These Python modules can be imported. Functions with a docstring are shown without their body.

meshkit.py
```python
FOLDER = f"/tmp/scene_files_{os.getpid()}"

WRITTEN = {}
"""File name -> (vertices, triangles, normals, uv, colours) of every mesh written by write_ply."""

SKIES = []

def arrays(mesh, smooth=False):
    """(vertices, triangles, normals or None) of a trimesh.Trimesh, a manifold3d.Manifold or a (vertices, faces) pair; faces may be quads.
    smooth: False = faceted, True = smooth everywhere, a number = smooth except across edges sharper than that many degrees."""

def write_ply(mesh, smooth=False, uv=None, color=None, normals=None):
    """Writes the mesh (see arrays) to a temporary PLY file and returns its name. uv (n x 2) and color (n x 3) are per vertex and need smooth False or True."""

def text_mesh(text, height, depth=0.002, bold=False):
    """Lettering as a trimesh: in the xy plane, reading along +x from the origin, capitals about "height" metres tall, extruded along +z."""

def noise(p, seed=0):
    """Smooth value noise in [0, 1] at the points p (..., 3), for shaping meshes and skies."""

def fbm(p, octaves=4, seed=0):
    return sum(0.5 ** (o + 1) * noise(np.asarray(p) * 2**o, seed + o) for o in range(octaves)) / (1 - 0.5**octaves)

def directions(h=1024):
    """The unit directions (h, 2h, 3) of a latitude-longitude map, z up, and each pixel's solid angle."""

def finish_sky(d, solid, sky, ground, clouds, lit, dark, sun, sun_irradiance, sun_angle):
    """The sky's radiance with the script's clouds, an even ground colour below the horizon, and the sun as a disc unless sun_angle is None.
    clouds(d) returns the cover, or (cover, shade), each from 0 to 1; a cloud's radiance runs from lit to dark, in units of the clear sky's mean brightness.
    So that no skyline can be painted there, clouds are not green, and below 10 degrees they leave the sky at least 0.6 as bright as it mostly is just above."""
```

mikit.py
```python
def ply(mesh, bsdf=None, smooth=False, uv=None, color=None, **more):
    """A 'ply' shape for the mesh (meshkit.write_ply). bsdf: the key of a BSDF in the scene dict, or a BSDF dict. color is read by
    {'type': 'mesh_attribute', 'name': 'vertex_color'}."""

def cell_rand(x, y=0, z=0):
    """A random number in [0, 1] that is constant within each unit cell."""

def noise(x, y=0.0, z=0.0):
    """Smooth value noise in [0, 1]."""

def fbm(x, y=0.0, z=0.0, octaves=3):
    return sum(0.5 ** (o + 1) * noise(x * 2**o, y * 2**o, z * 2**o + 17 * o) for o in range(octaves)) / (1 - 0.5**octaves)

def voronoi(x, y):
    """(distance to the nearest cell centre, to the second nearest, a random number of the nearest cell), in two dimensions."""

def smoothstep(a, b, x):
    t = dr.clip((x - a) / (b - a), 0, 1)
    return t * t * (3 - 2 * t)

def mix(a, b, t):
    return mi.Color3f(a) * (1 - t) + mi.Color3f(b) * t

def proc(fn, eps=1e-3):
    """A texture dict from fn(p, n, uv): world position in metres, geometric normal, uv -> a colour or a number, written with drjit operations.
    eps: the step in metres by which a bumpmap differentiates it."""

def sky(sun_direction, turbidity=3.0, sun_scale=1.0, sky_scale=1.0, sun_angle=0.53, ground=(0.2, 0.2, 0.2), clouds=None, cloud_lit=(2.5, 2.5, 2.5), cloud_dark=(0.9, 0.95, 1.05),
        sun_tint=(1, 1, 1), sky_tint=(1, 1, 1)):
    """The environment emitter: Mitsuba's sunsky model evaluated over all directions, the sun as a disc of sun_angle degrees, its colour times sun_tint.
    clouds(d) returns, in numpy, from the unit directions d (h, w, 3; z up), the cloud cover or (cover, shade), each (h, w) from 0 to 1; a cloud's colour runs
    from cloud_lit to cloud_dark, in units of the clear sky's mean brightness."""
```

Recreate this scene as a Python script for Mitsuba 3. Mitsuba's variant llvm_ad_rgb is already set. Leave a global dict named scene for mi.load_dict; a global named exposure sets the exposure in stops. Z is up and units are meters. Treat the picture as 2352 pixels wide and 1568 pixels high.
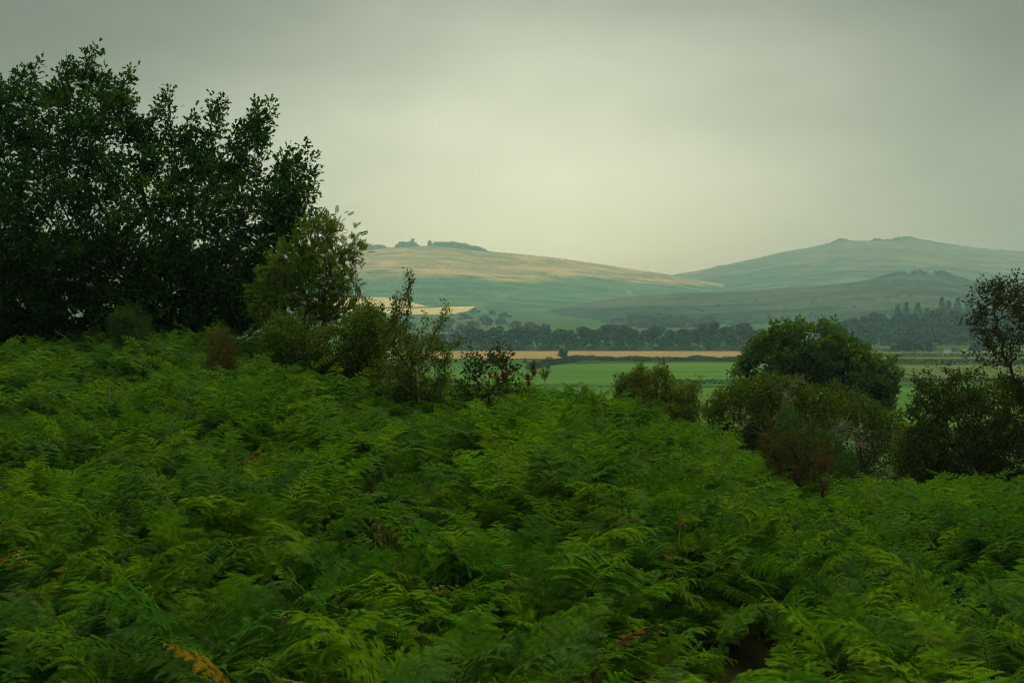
import math
import numpy as np, drjit as dr, trimesh, mitsuba as mi, mikit, meshkit
from mikit import noise, fbm, smoothstep, mix, proc
from scipy.spatial import cKDTree
from shapely.geometry import Polygon, Point
import shapely

T = mi.ScalarTransform4f
rng = np.random.default_rng(7)
scene, labels = {}, {}

# ---------------------------------------------------------------- camera, sky, exposure
EYE = 18.0                      # metres above the valley floor
FPX, CX, HY = 3231.0, 1176.0, 740.0   # focal length, centre and eye level of the photograph at 2352 px width
scene['camera'] = {'type': 'perspective', 'fov': 2 * math.degrees(math.atan(1176 / FPX)), 'fov_axis': 'x', 'near_clip': 0.05, 'far_clip': 40000.0,
                   'medium': {'type': 'ref', 'id': 'haze_air'},
                   'to_world': T().look_at(origin=[0, 0, EYE], target=[0, 100, EYE - 100 * 44 / FPX], up=[0, 0, 1])}


def cloud_fn(d):
    """An overcast with a thin, bright place low in the north where the light comes through, heavier cloud round it."""
    x, y, z = d[..., 0], d[..., 1], d[..., 2]
    q = d / np.maximum(z + 0.12, 0.05)[..., None] * [0.55, 0.55, 0.0]
    n = meshkit.fbm(q + [3.1, 7.7, 0.4], 5, seed=3)
    q2 = np.stack([np.arctan2(x, y) * 8.0, z * 20.0, z * 0], -1)
    m = meshkit.fbm(q2 + [1.7, 2.2, 0.3], 4, seed=11)
    az, el = np.degrees(np.arctan2(x, y)), np.degrees(np.arcsin(np.clip(z, -1, 1)))
    r = np.sqrt(((az - 1.5) / 12.5) ** 2 + ((el - 3.0) / 8.8) ** 2) + 0.15 * (n - 0.5) + 0.12 * (m - 0.5)
    thin = np.exp(-0.75 * r ** 2)                       # bright thin cloud
    heavy = 0.95 - 0.85 * np.clip((el - 14) / 48, 0, 1) + 0.14 * (n - 0.5) + 0.10 * (m - 0.5)  # brightened towards the unseen zenith to put more light on the bracken
    shade = heavy * (1 - thin) + thin * (0.05 + 0.42 * (m - 0.42))
    return np.ones_like(z), np.clip(shade, 0, 1)


scene['sky'] = mikit.sky((0.20, 0.62, 0.76), turbidity=3, sun_scale=0.30, sun_angle=26, ground=(0.03, 0.06, 0.02), clouds=cloud_fn,
                         cloud_lit=(2.15, 2.36, 1.86), cloud_dark=(0.27, 0.295, 0.25), sun_tint=(1.0, 1.0, 0.78))
exposure = 2.5

# haze: pale, a little bluer than the light
scene['haze_air'] = {'type': 'homogeneous', 'albedo': {'type': 'rgb', 'value': [0.80, 0.965, 0.975]},
                     'sigma_t': {'type': 'rgb', 'value': [1.18e-4, 1.66e-4, 2.05e-4]}}
scene['haze'] = {'type': 'cube', 'to_world': T().translate([0, 3000, 182]).scale([9000, 9500, 184]), 'bsdf': {'type': 'null'},
                 'interior': {'type': 'ref', 'id': 'haze_air'}}
labels['haze'] = {'label': 'pale haze in the air over the valley and the moorland hills', 'category': 'haze', 'kind': 'stuff'}


# ---------------------------------------------------------------- helpers
def at(xd, yd, D):
    """The place at the forward distance D that the photograph shows at (xd, yd)."""
    return np.array([(xd - CX) / FPX * D, D, EYE + (HY - yd) / FPX * D])


def tag(key, label, cat=None, group=None, kind=None):
    labels[key] = {k: v for k, v in (('label', label), ('category', cat), ('group', group), ('kind', kind)) if v}


def place_words(p):
    x, y, z = (float(v) for v in p)
    return f'{spell((FPX * x / y + CX) / 23.52)} percent across, {spell((HY - FPX * (z - EYE) / y) / 15.68)} percent down'


def spell(n):
    n = int(round(min(max(n, 0), 99)))
    ones = 'zero one two three four five six seven eight nine ten eleven twelve thirteen fourteen fifteen sixteen seventeen eighteen nineteen'.split()
    tens = 'twenty thirty forty fifty sixty seventy eighty ninety'.split()
    return ones[n] if n < 20 else tens[n // 10 - 2] + ('-' + ones[n % 10] if n % 10 else '')


def apart(label, told=set()):
    """Tells things at one place apart; they are built from the nearest to the farthest."""
    for more in ('', ', further back', ', third from the front', ', fourth from the front', ', fifth from the front', ', hindmost'):
        if label + more not in told:
            break
    told.add(label + more)
    return label + more


def numbered(name, used={}):
    used[name] = used.get(name, -1) + 1
    return name if used[name] == 0 else f'{name}_{used[name]:03d}'


def put(key, mesh, bsdf, smooth=False, **kw):
    scene[key] = mikit.ply(mesh, bsdf, smooth=smooth, **kw)


class Soup:
    """Collects vertices, faces and colours for one mesh."""
    def __init__(self):
        self.v, self.f, self.c, self.n = [], [], [], 0

    def add(self, v, f, c=None):
        self.v.append(np.asarray(v, float)); self.f.append(np.asarray(f, int) + self.n)
        if c is not None:
            self.c.append(np.broadcast_to(c, (len(v), 3)))
        self.n += len(v)

    def mesh(self):
        return np.vstack(self.v), np.vstack(self.f)

    def col(self):
        return np.vstack(self.c)


def unit(a):
    return a / np.maximum(np.linalg.norm(a, axis=-1, keepdims=True), 1e-9)


def tubes(p, q, r0, r1, sides=5):
    """Separate tapering tubes from the points p to q."""
    p, q = np.asarray(p, float), np.asarray(q, float)
    t = unit(q - p)
    a = unit(np.cross(t, np.where(np.abs(t[:, 2:]) < 0.9, [0, 0, 1.0], [1.0, 0, 0])))
    b = np.cross(t, a)
    ang = np.arange(sides) * 2 * np.pi / sides
    ring = np.cos(ang)[None, :, None] * a[:, None] + np.sin(ang)[None, :, None] * b[:, None]
    v = np.concatenate([p[:, None] + ring * np.asarray(r0)[:, None, None], q[:, None] + ring * np.asarray(r1)[:, None, None]], 1)
    k = np.arange(sides); k2 = (k + 1) % sides
    f = np.vstack([np.stack([k, k2, k2 + sides], 1), np.stack([k, k2 + sides, k + sides], 1)])
    n = len(p)
    return v.reshape(-1, 3), (f[None] + (np.arange(n) * 2 * sides)[:, None, None]).reshape(-1, 3)


def frames(direction, up_bias, rs):
    """Random orthonormal frames (n,3,3): x along direction, z the leaf's upper side leaning upward."""
    n = len(direction)
    x = unit(direction)
    z = rs.normal(size=(n, 3)) + [0, 0, up_bias]
    z = unit(z - (z * x).sum(1, keepdims=True) * x)
    return np.stack([x, np.cross(z, x), z], 2)


def stamp(tv, tf, R, pos, size, color):
    """Copies of a small leaf mesh: rotations R, positions, sizes, one colour each."""
    n, m = len(pos), len(tv)
    v = np.einsum('nij,mj->nmi', R, tv) * np.asarray(size)[:, None, None] + pos[:, None]
    f = tf[None] + (np.arange(n) * m)[:, None, None]
    return v.reshape(-1, 3), f.reshape(-1, 3), np.repeat(color, m, axis=0)


# small leaf shapes, one unit long along x, z up
OAK = (np.array([[0, 0, 0], [.32, .25, .05], [.38, .08, .0], [.68, .34, .05], [.72, .12, .0], [1, 0, -.10], [.72, -.12, .0], [.68, -.34, .05], [.38, -.08, .0], [.32, -.25, .05]], float),
       np.array([[0, 2, 1], [0, 9, 8], [0, 8, 2], [2, 8, 6], [2, 6, 4], [2, 4, 3], [8, 7, 6], [4, 6, 5]]))
DIAMOND = (np.array([[0, 0, 0], [.5, .28, .06], [1, 0, -.05], [.5, -.28, .06]], float), np.array([[0, 2, 1], [0, 3, 2]]))
ROUND = (np.array([[0, 0, 0], [.3, .32, .05], [.75, .30, .03], [1, 0, -.06], [.75, -.30, .03], [.3, -.32, .05]], float),
         np.array([[0, 3, 2], [0, 2, 1], [0, 4, 3], [0, 5, 4]]))
WIDE = (np.array([[0, 0, 0], [.5, .42, .05], [1, 0, -.05], [.5, -.42, .05]], float), np.array([[0, 2, 1], [0, 3, 2]]))
NEEDLE = (np.array([[0, .07, 0], [1, 0, 0], [0, -.07, 0.03]], float), np.array([[0, 2, 1]]))


def rowan_leaf():
    v, f = [], []
    for i in range(7):
        s = .22 + .11 * i
        for sgn in (1, -1):
            b = len(v); d = np.array([.45, sgn * .9, -.12]); L = .30 * (1 - .3 * abs(i - 2.5) / 4)
            side = np.array([.9, -sgn * .45, 0]) * .065
            p = np.array([s, 0, -.12 * s * s])
            v += [p, p + d * L * .5 + side, p + d * L, p + d * L * .5 - side]
            f += [[b, b + 1, b + 2], [b, b + 2, b + 3]]
    b = len(v)
    v += [[0, .012, 0], [.98, 0, -.12], [0, -.012, 0]]
    f += [[b, b + 1, b + 2]]
    return np.array(v, float), np.array(f)


ROWAN = rowan_leaf()


def skeleton(root, top, pts, rs, path_cost=0.25, step=0.45):
    """Grows a branching frame from a trunk (root to top) to all points: (nodes, parent indices)."""
    k = max(3, int(np.linalg.norm(top - root) / step))
    nodes = [root + (top - root) * t + (rs.normal(size=3) * 0.03 * np.linalg.norm(top - root) * (0 < t < 1)) * [1, 1, .2] for t in np.linspace(0, 1, k)]
    par = list(range(-1, k - 1))
    N = np.zeros((len(pts) * 8 + k + 50, 3)); L = np.zeros(len(N))
    N[:k] = nodes; L[:k] = np.linspace(0, np.linalg.norm(top - root) * .4, k); n = k
    first = k // 3
    tip = []
    for i in np.argsort(((pts - top) ** 2).sum(1)):
        p = pts[i]
        d = np.sqrt(((N[first:n] - p) ** 2).sum(1))
        j = first + int(np.argmin(d + path_cost * L[first:n] + 0.35 * np.maximum(N[first:n, 2] - p[2], 0)))
        dist = np.linalg.norm(N[j] - p)
        m = min(6, max(1, int(dist / step)))
        a = N[j].copy()
        for s in range(1, m + 1):
            N[n] = a + (p - a) * s / m + (rs.normal(size=3) * 0.07 * dist / m + [0, 0, 0.05 * dist * math.sin(math.pi * s / m)] if s < m else 0)
            L[n] = L[j] + np.linalg.norm(N[n] - N[j]); par.append(j); j = n; n += 1
        tip.append(j)
    return N[:n], np.array(par), np.array(tip)


def woody(key, root, top, pts, rs, leaf, leaf_size, per_tip, colours, twig=0.35, rtip=0.004, rmax=0.2, up=0.6, trunk_mat='bark', leaf_mat='leaf',
          sparse=None, sides=5, crown='crown', leaf_jit=0.35, branches=True):
    """One tree or shrub: parts trunk, branches (its thinner wood) and crown (its leaves)."""
    N, par, tip = skeleton(np.asarray(root, float), np.asarray(top, float), pts, rs)
    n = len(N)
    load = np.zeros(n); load[tip] = 1
    for i in range(n - 1, 0, -1):
        load[par[i]] += load[i]
    r = np.minimum(rmax, rtip * np.maximum(load, 1) ** 0.47)
    i = np.arange(1, n); p = par[1:]
    thick = r[i] > 0.16 * r[0]
    thick[:3] = True
    wood = [('trunk', thick)] + ([('branches', ~thick)] if branches else [])
    for name, sel in wood:
        if sel.any():
            v, f = tubes(N[p[sel]], N[i[sel]], r[p[sel]], r[i[sel]], sides if name == 'trunk' else 4)
            put(f'{key}__{name}', (v, f), trunk_mat, smooth=False)
    if branches:
        labels[f'{key}__branches'] = {'kind': 'stuff'}
    # leaves on short twigs that run on past each tip
    ends = tip if sparse is None else tip[sparse(N[tip])]
    d0 = unit(N[ends] - N[par[ends]])
    m = len(ends) * per_tip
    e = np.repeat(N[ends], per_tip, 0)
    d = np.repeat(unit(d0 + rs.normal(size=d0.shape) * .35 + [0, 0, .15]), per_tip, 0)
    t = rs.random(m) * 1.3 - .35
    off = rs.normal(size=(m, 3)) * twig * .28
    pos = e + d * (t * twig)[:, None] + off
    ldir = unit(d * .7 + unit(off) * .9 + rs.normal(size=(m, 3)) * .5)
    R = frames(ldir, up * 2, rs)
    ci = np.repeat(rs.integers(0, len(colours), len(ends)), per_tip)
    swap = rs.random(m) < .3
    ci[swap] = rs.integers(0, len(colours), swap.sum())
    col = np.asarray(colours, float)[ci] * (0.75 + 0.5 * rs.random((m, 1))) * (1 + .12 * rs.normal(size=(m, 3)))
    size = leaf_size * (1 - leaf_jit + 2 * leaf_jit * rs.random(m))
    v, f, c = stamp(leaf[0], leaf[1], R, pos, size, np.clip(col, .002, .5))
    put(f'{key}__{crown}', (v, f), leaf_mat, smooth=False, color=c)
    labels[f'{key}__{crown}'] = {'kind': 'stuff'}
    return N, par, tip


def volume(outline, D, depth, n, rs, gap=0.42, scale=0.8, seed=0, roundness=1.0):
    """Points in a rounded body whose outline, from here, is the given polygon (photograph coordinates at the distance D)."""
    P = np.array([at(x, y, D) for x, y in outline])
    poly = Polygon(P[:, [0, 2]]).buffer(0)
    x0, z0, x1, z1 = poly.bounds
    out = []
    while len(out) < n:
        xz = rs.random((4 * n, 2)) * [x1 - x0, z1 - z0] + [x0, z0]
        pp = shapely.points(xz)
        inside = shapely.contains(poly, pp)
        xz = xz[inside]
        e = shapely.distance(poly.exterior, pp[inside])
        half = depth * np.sqrt(np.clip(e / (roundness * depth), 0.0, 1.0)) + 0.08
        y = (rs.random(len(xz)) * 2 - 1) * half
        q = np.stack([xz[:, 0], D + y, xz[:, 1]], 1)
        q[:, 2] = EYE + (q[:, 2] - EYE) * q[:, 1] / D; q[:, 0] *= q[:, 1] / D
        keep = meshkit.fbm(q / scale, 3, seed=seed + 5) > gap
        # mostly near the outside, where leaves are
        keep &= (rs.random(len(q)) < 0.35 + 0.65 * np.abs(y) / half)
        out += list(q[keep])
    return np.array(out[:n])


# ---------------------------------------------------------------- materials
def lin(c):
    return {'type': 'rgb', 'value': list(c)}


scene['leaf'] = {'type': 'principledthin', 'base_color': {'type': 'mesh_attribute', 'name': 'vertex_color'}, 'roughness': 0.5, 'diff_trans': 0.75, 'eta': 1.4}
scene['far_leaf'] = {'type': 'twosided', 'bsdf': {'type': 'diffuse', 'reflectance': {'type': 'mesh_attribute', 'name': 'vertex_color'}}}


def bark_fn(p, n, uv):
    k = fbm(p.x * 9, p.y * 9, p.z * 3, 3)
    return mix((.035, .03, .018), (.10, .09, .05), smoothstep(.3, .75, k))


def dead_wood_fn(p, n, uv):
    k = fbm(p.x * 12, p.y * 12, p.z * 6, 3)
    return mix((.12, .11, .07), (.30, .28, .19), smoothstep(.3, .7, k))


scene['bark'] = {'type': 'twosided', 'bsdf': {'type': 'diffuse', 'reflectance': proc(bark_fn)}}
scene['dead_wood'] = {'type': 'twosided', 'bsdf': {'type': 'diffuse', 'reflectance': proc(dead_wood_fn)}}


def fern_fn(p, n, uv):
    big = fbm(p.x * .55 + 4, p.y * .55, 0.3, 3)
    mid = noise(p.x * 2.3, p.y * 2.3, p.z * 2.3)
    fine = noise(p.x * 30, p.y * 30, p.z * 30)
    c = mix((.030, .102, .004), (.068, .170, .004), smoothstep(.32, .68, big))
    c = mix(c, mi.Color3f(.105, .20, .006), smoothstep(.58, .88, mid) * .8)      # young, yellower
    c = mix(c, mi.Color3f(.040, .105, .022), smoothstep(.60, .85, 1 - mid) * .8)    # older, greyer
    c = mix(c, mi.Color3f(.13, .22, .008), smoothstep(.70, 1.0, uv.x) * .6)       # tips
    brown = smoothstep(.80, .84, noise(p.x * 3.7 + 9, p.y * 3.7, p.z * 3.7 + 2))
    c = mix(c, mi.Color3f(.085, .070, .018), brown * .6)
    c = mix(c, mi.Color3f(.052, .118, .028), smoothstep(.55, .95, uv.y) * .55)
    c = mix(c, mi.Color3f(.105, .19, .006), smoothstep(.45, .05, uv.y) * .45)
    return c * (.66 + 1.25 * fine) * (.82 + .36 * noise(uv.y * 31.7))


scene['fern_leaf'] = {'type': 'principledthin', 'base_color': proc(fern_fn), 'roughness': 0.40, 'diff_trans': 0.95, 'eta': 1.45}


def yellow_fern_fn(p, n, uv):
    k = noise(p.x * 9, p.y * 9, p.z * 9)
    return mix((.13, .15, .010), (.26, .17, .012), smoothstep(.35, .75, k))


def dry_fern_fn(p, n, uv):
    k = noise(p.x * 11, p.y * 11, p.z * 11)
    return mix((.11, .065, .016), (.24, .16, .05), smoothstep(.3, .8, k))


scene['yellow_fern_leaf'] = {'type': 'principledthin', 'base_color': proc(yellow_fern_fn), 'roughness': 0.5, 'diff_trans': 0.8, 'eta': 1.4}
scene['dry_fern_leaf'] = {'type': 'principledthin', 'base_color': proc(dry_fern_fn), 'roughness': 0.6, 'diff_trans': 0.5, 'eta': 1.4}
scene['pale_fern_leaf'] = {'type': 'principledthin', 'base_color': lin((.07, .155, .024)), 'roughness': 0.38, 'diff_trans': 0.7, 'eta': 1.45}
scene['fern_stem'] = {'type': 'diffuse', 'reflectance': lin((.06, .09, .02))}

# ---------------------------------------------------------------- ground
XS = np.array([-900, 0, 300, 520, 640, 800, 860, 1000, 1150, 1300, 1400, 1550, 1700, 1780, 1900, 2100, 2352, 3300], float)
VS = np.array([784, 766, 754, 750, 780, 838, 872, 862, 868, 874, 895, 960, 1015, 1078, 1096, 1104, 1104, 1110], float)
YR_X, YR_Y = np.array([-900, 0, 700, 1300, 1800, 2352, 3300.]), np.array([33, 33, 30, 27, 23, 22, 22.])


def canopy(x, y):
    """Height of the bracken's top relative to the eye."""
    x, y = np.asarray(x, float), np.asarray(y, float)
    xd = np.clip(CX + FPX * x / np.maximum(y, 4.0), -900, 3300)
    yr, tau = np.interp(xd, YR_X, YR_Y), (np.interp(xd, XS, VS) - 8 - HY) / FPX
    t = (y - 7) / (yr - 7)
    near, ridge = -1.86, -tau * yr
    c = near + (ridge - near) * np.clip(t, -1, 1)
    over = np.maximum(y - yr, 0)
    return c - 0.30 * over ** 2 / (over + 6.0)


def ground_z(x, y):
    x, y = np.asarray(x, float), np.asarray(y, float)
    D = np.hypot(x, y)
    near = EYE + canopy(x, np.maximum(y, 0)) - 0.92
    near = np.where(y < 7, np.minimum(near + 0.02, EYE - 1.62 - 0.16 * np.maximum(y, 0)), near) + np.maximum(-y, 0) * 0.04
    far = 0.0 + 15.0 * np.clip((D - 1000) / 700, 0, None) ** 1.2
    near = near + 0.06 * (meshkit.noise(np.stack([x, y, x * 0], -1) * .8) - .5)
    k = np.clip((D - 60) / 160.0, 0, 1); k = k * k * (3 - 2 * k)
    hill = np.maximum(near, 9.0 - (D - 45) * .06)
    z = np.where(D < 60, np.maximum(near, 8.5), hill * (1 - k) + far * k)
    return np.where(y < -10, np.maximum(z, EYE - 1.5), z)


front = np.linspace(-36, 36, 190)
rest = np.linspace(36, 324, 60)[1:-1]
azs = np.radians(np.concatenate([front, rest]))
rad = np.concatenate([np.linspace(.4, 45, 130), np.geomspace(46, 9000, 110)])
A, Rr = np.meshgrid(azs, rad, indexing='ij')
gx, gy = Rr * np.sin(A), Rr * np.cos(A)
gz = ground_z(gx, gy)
na, nr = A.shape
idx = np.arange(na * nr).reshape(na, nr)
nxt = np.roll(idx, -1, 0)
quads = np.stack([idx[:, :-1], idx[:, 1:], nxt[:, 1:], nxt[:, :-1]], -1).reshape(-1, 4)
V = np.stack([gx, gy, gz], -1).reshape(-1, 3)
V = np.vstack([V, [[0, 0, ground_z(0., 0.)]]])
F = np.vstack([quads[:, [0, 2, 1]], quads[:, [0, 3, 2]], np.stack([np.full(na, len(V) - 1), nxt[:, 0], idx[:, 0]], 1)[:, [0, 2, 1]]])


def ground_fn(p, n, uv):
    D = dr.sqrt(p.x * p.x + p.y * p.y)
    k = fbm(p.x * 1.7, p.y * 1.7, 0, 3)
    heath = mix((.018, .022, .008), (.05, .042, .018), smoothstep(.35, .7, k))
    g = fbm(p.x * .02, p.y * .05, 0, 4)
    valley = mix((.028, .075, .018), (.055, .105, .025), smoothstep(.35, .65, g))
    return mix(heath, valley, smoothstep(60, 160, D))


scene['ground_cover'] = {'type': 'twosided', 'bsdf': {'type': 'diffuse', 'reflectance': proc(ground_fn)}}
put('ground', (V, F), 'ground_cover', smooth=True)
tag('ground', 'dark heath slope under the bracken falling to the green valley floor', 'ground', kind='structure')

# ---------------------------------------------------------------- hills
def hill(key, sky_pts, Dr, D0, power, label, bsdf, rough, seed, back=0.35, bump=3.0, bow=0.0):
    """A hill: ridge line through the skyline points at the distance Dr, its foot at D0."""
    xs, ys = np.array(sky_pts, float).T
    az = np.linspace(xs[0], xs[-1], 260)
    yv = np.interp(az, xs, ys)
    ker = np.exp(-np.linspace(-2, 2, 7) ** 2); ker /= ker.sum()
    yv = np.convolve(np.pad(yv, 3, mode='edge'), ker, 'valid')
    t = np.concatenate([np.linspace(0, 1, 150), np.linspace(1, 1.9, 40)[1:]])
    AZ, TT = np.meshgrid(az, t, indexing='ij')
    u = (AZ - CX) / FPX
    dr_ = Dr * (1 + bow * np.sin(AZ / 310.0 + seed))
    D = D0 + (dr_ - D0) * TT
    zr = EYE + (HY - yv)[:, None] / FPX * dr_
    zb = ground_z(0, D0) - 3
    up = np.clip(TT, 0, 1) ** power
    over = np.maximum(TT - 1, 0)
    # round the brow so that the slope does not end in an edge
    Z = zb + (zr - zb) * (up - back * over ** 1.5)
    X, Y = u * D, D
    nz = meshkit.fbm(np.stack([X / rough, Y / rough, X * 0], -1), 5, seed=seed) - .5
    nz2 = meshkit.fbm(np.stack([X / (rough * .12), Y / (rough * .12), X * 0], -1), 4, seed=seed + 4) - .5
    Z = Z + nz * bump * 8 * np.clip(TT * 3, 0, 1) * np.clip(np.abs(TT - 1) * 4, 0.1, 1) + nz2 * bump * .25
    n0, n1 = AZ.shape
    i = np.arange(n0 * n1).reshape(n0, n1)
    q = np.stack([i[:-1, :-1], i[1:, :-1], i[1:, 1:], i[:-1, 1:]], -1).reshape(-1, 4)
    put(key, (np.stack([X, Y, Z], -1).reshape(-1, 3), q), bsdf, smooth=True)
    tag(key, label, 'hill', kind='structure')
    from scipy.interpolate import RegularGridInterpolator
    # height at a place: by azimuth and t
    fz = RegularGridInterpolator((az, t), Z, bounds_error=False, fill_value=None)

    def z_at(x, y):
        x, y = np.asarray(x, float), np.asarray(y, float)
        a = CX + FPX * x / y
        dd = Dr * (1 + bow * np.sin(a / 310.0 + seed))
        return fz(np.stack([a, (y - D0) / (dd - D0)], -1))
    return z_at


def moor_fn(lo, hi, seed, dry=1.0, near=1500.0, ridge=4400.0, g0=(.020, .080, .028), g1=(.052, .130, .042)):
    def fn(p, n, uv):
        a = fbm(p.x / 420 + seed, p.y / 520, 0, 4)
        b = fbm(p.x / 80 + seed, p.y / 70, 1, 4)
        s = noise(p.x / 9 + seed, p.y / 9, 2) * .6 + noise(p.x / 4, p.y / 4 + seed, 3) * .4
        h = (p.z - lo) / (hi - lo)
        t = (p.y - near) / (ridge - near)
        tan = smoothstep(.60, .92, t + (a - .5) * 1.0 + (b - .5) * .5)  # dry grass, with warm breaks of sun on the slope painted into it
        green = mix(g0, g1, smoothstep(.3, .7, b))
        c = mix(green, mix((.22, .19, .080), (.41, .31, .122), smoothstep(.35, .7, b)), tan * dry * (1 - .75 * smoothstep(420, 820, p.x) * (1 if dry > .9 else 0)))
        rocks = smoothstep(.70, .80, noise(p.x / 7 + seed, p.y / 11, 4)) * smoothstep(.5, .7, fbm(p.x / 150 + 9, p.y / 140 + seed, 6, 3))
        c = mix(c, mi.Color3f(.17, .175, .14), rocks * (.6 if dry > .9 else .3))
        c = mix(c, mi.Color3f(.012, .035, .018), smoothstep(.62, .74, s) * smoothstep(.40, .6, fbm(p.x / 130, p.y / 110 + seed, 5, 3)) * .8)
        w = noise(p.x / 60 + seed, p.y / 60, 8) * 40
        path = smoothstep(.06, .02, dr.abs(noise((p.x + w) / 330 + seed * 2, p.y / 420, 9) - .5))
        c = mix(c, mi.Color3f(.13, .13, .065), path * (.40 if dry > .9 else .22))
        top = smoothstep(.94, 1.02, h)
        return mix(c, mi.Color3f(.10, .11, .085), top * .7)
    return fn


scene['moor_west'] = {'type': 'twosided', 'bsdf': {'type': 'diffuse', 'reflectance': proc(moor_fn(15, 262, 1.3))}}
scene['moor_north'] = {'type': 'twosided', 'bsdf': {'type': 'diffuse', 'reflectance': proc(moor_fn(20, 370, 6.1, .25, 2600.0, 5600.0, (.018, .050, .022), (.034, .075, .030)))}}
scene['moor_east'] = {'type': 'twosided', 'bsdf': {'type': 'diffuse', 'reflectance': proc(moor_fn(15, 150, 3.7, .10, 1450.0, 2700.0, (.005, .024, .011), (.013, .040, .016)))}}  # greens darkened to stand in for cloud shadow over this hill

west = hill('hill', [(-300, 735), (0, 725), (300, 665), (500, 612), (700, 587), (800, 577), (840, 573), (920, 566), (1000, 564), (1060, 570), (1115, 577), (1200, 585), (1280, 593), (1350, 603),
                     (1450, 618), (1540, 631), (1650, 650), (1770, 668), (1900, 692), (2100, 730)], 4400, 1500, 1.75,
            'broad moorland hill with dry sunlit-tinted golden grass and rocky tors along its top', 'moor_west', 420, 2, bump=2.2)
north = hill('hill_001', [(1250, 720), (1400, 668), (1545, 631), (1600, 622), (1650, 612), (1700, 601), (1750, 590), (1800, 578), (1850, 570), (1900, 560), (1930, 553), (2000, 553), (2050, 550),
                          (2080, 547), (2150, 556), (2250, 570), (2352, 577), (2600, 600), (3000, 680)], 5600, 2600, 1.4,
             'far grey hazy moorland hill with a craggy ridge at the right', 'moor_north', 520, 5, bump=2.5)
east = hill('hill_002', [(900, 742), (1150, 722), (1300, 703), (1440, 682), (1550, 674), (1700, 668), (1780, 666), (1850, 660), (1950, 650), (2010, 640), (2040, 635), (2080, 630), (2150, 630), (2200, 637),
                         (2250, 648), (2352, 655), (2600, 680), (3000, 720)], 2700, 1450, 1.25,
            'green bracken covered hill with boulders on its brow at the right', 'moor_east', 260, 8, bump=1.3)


# ---------------------------------------------------------------- tors: blocky granite on the hill tops
def rock_fn(p, n, uv):
    k = fbm(p.x / 2.3, p.y / 2.3, p.z / 1.1, 4)
    return mix((.07, .075, .065), (.20, .20, .165), smoothstep(.3, .7, k))


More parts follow.
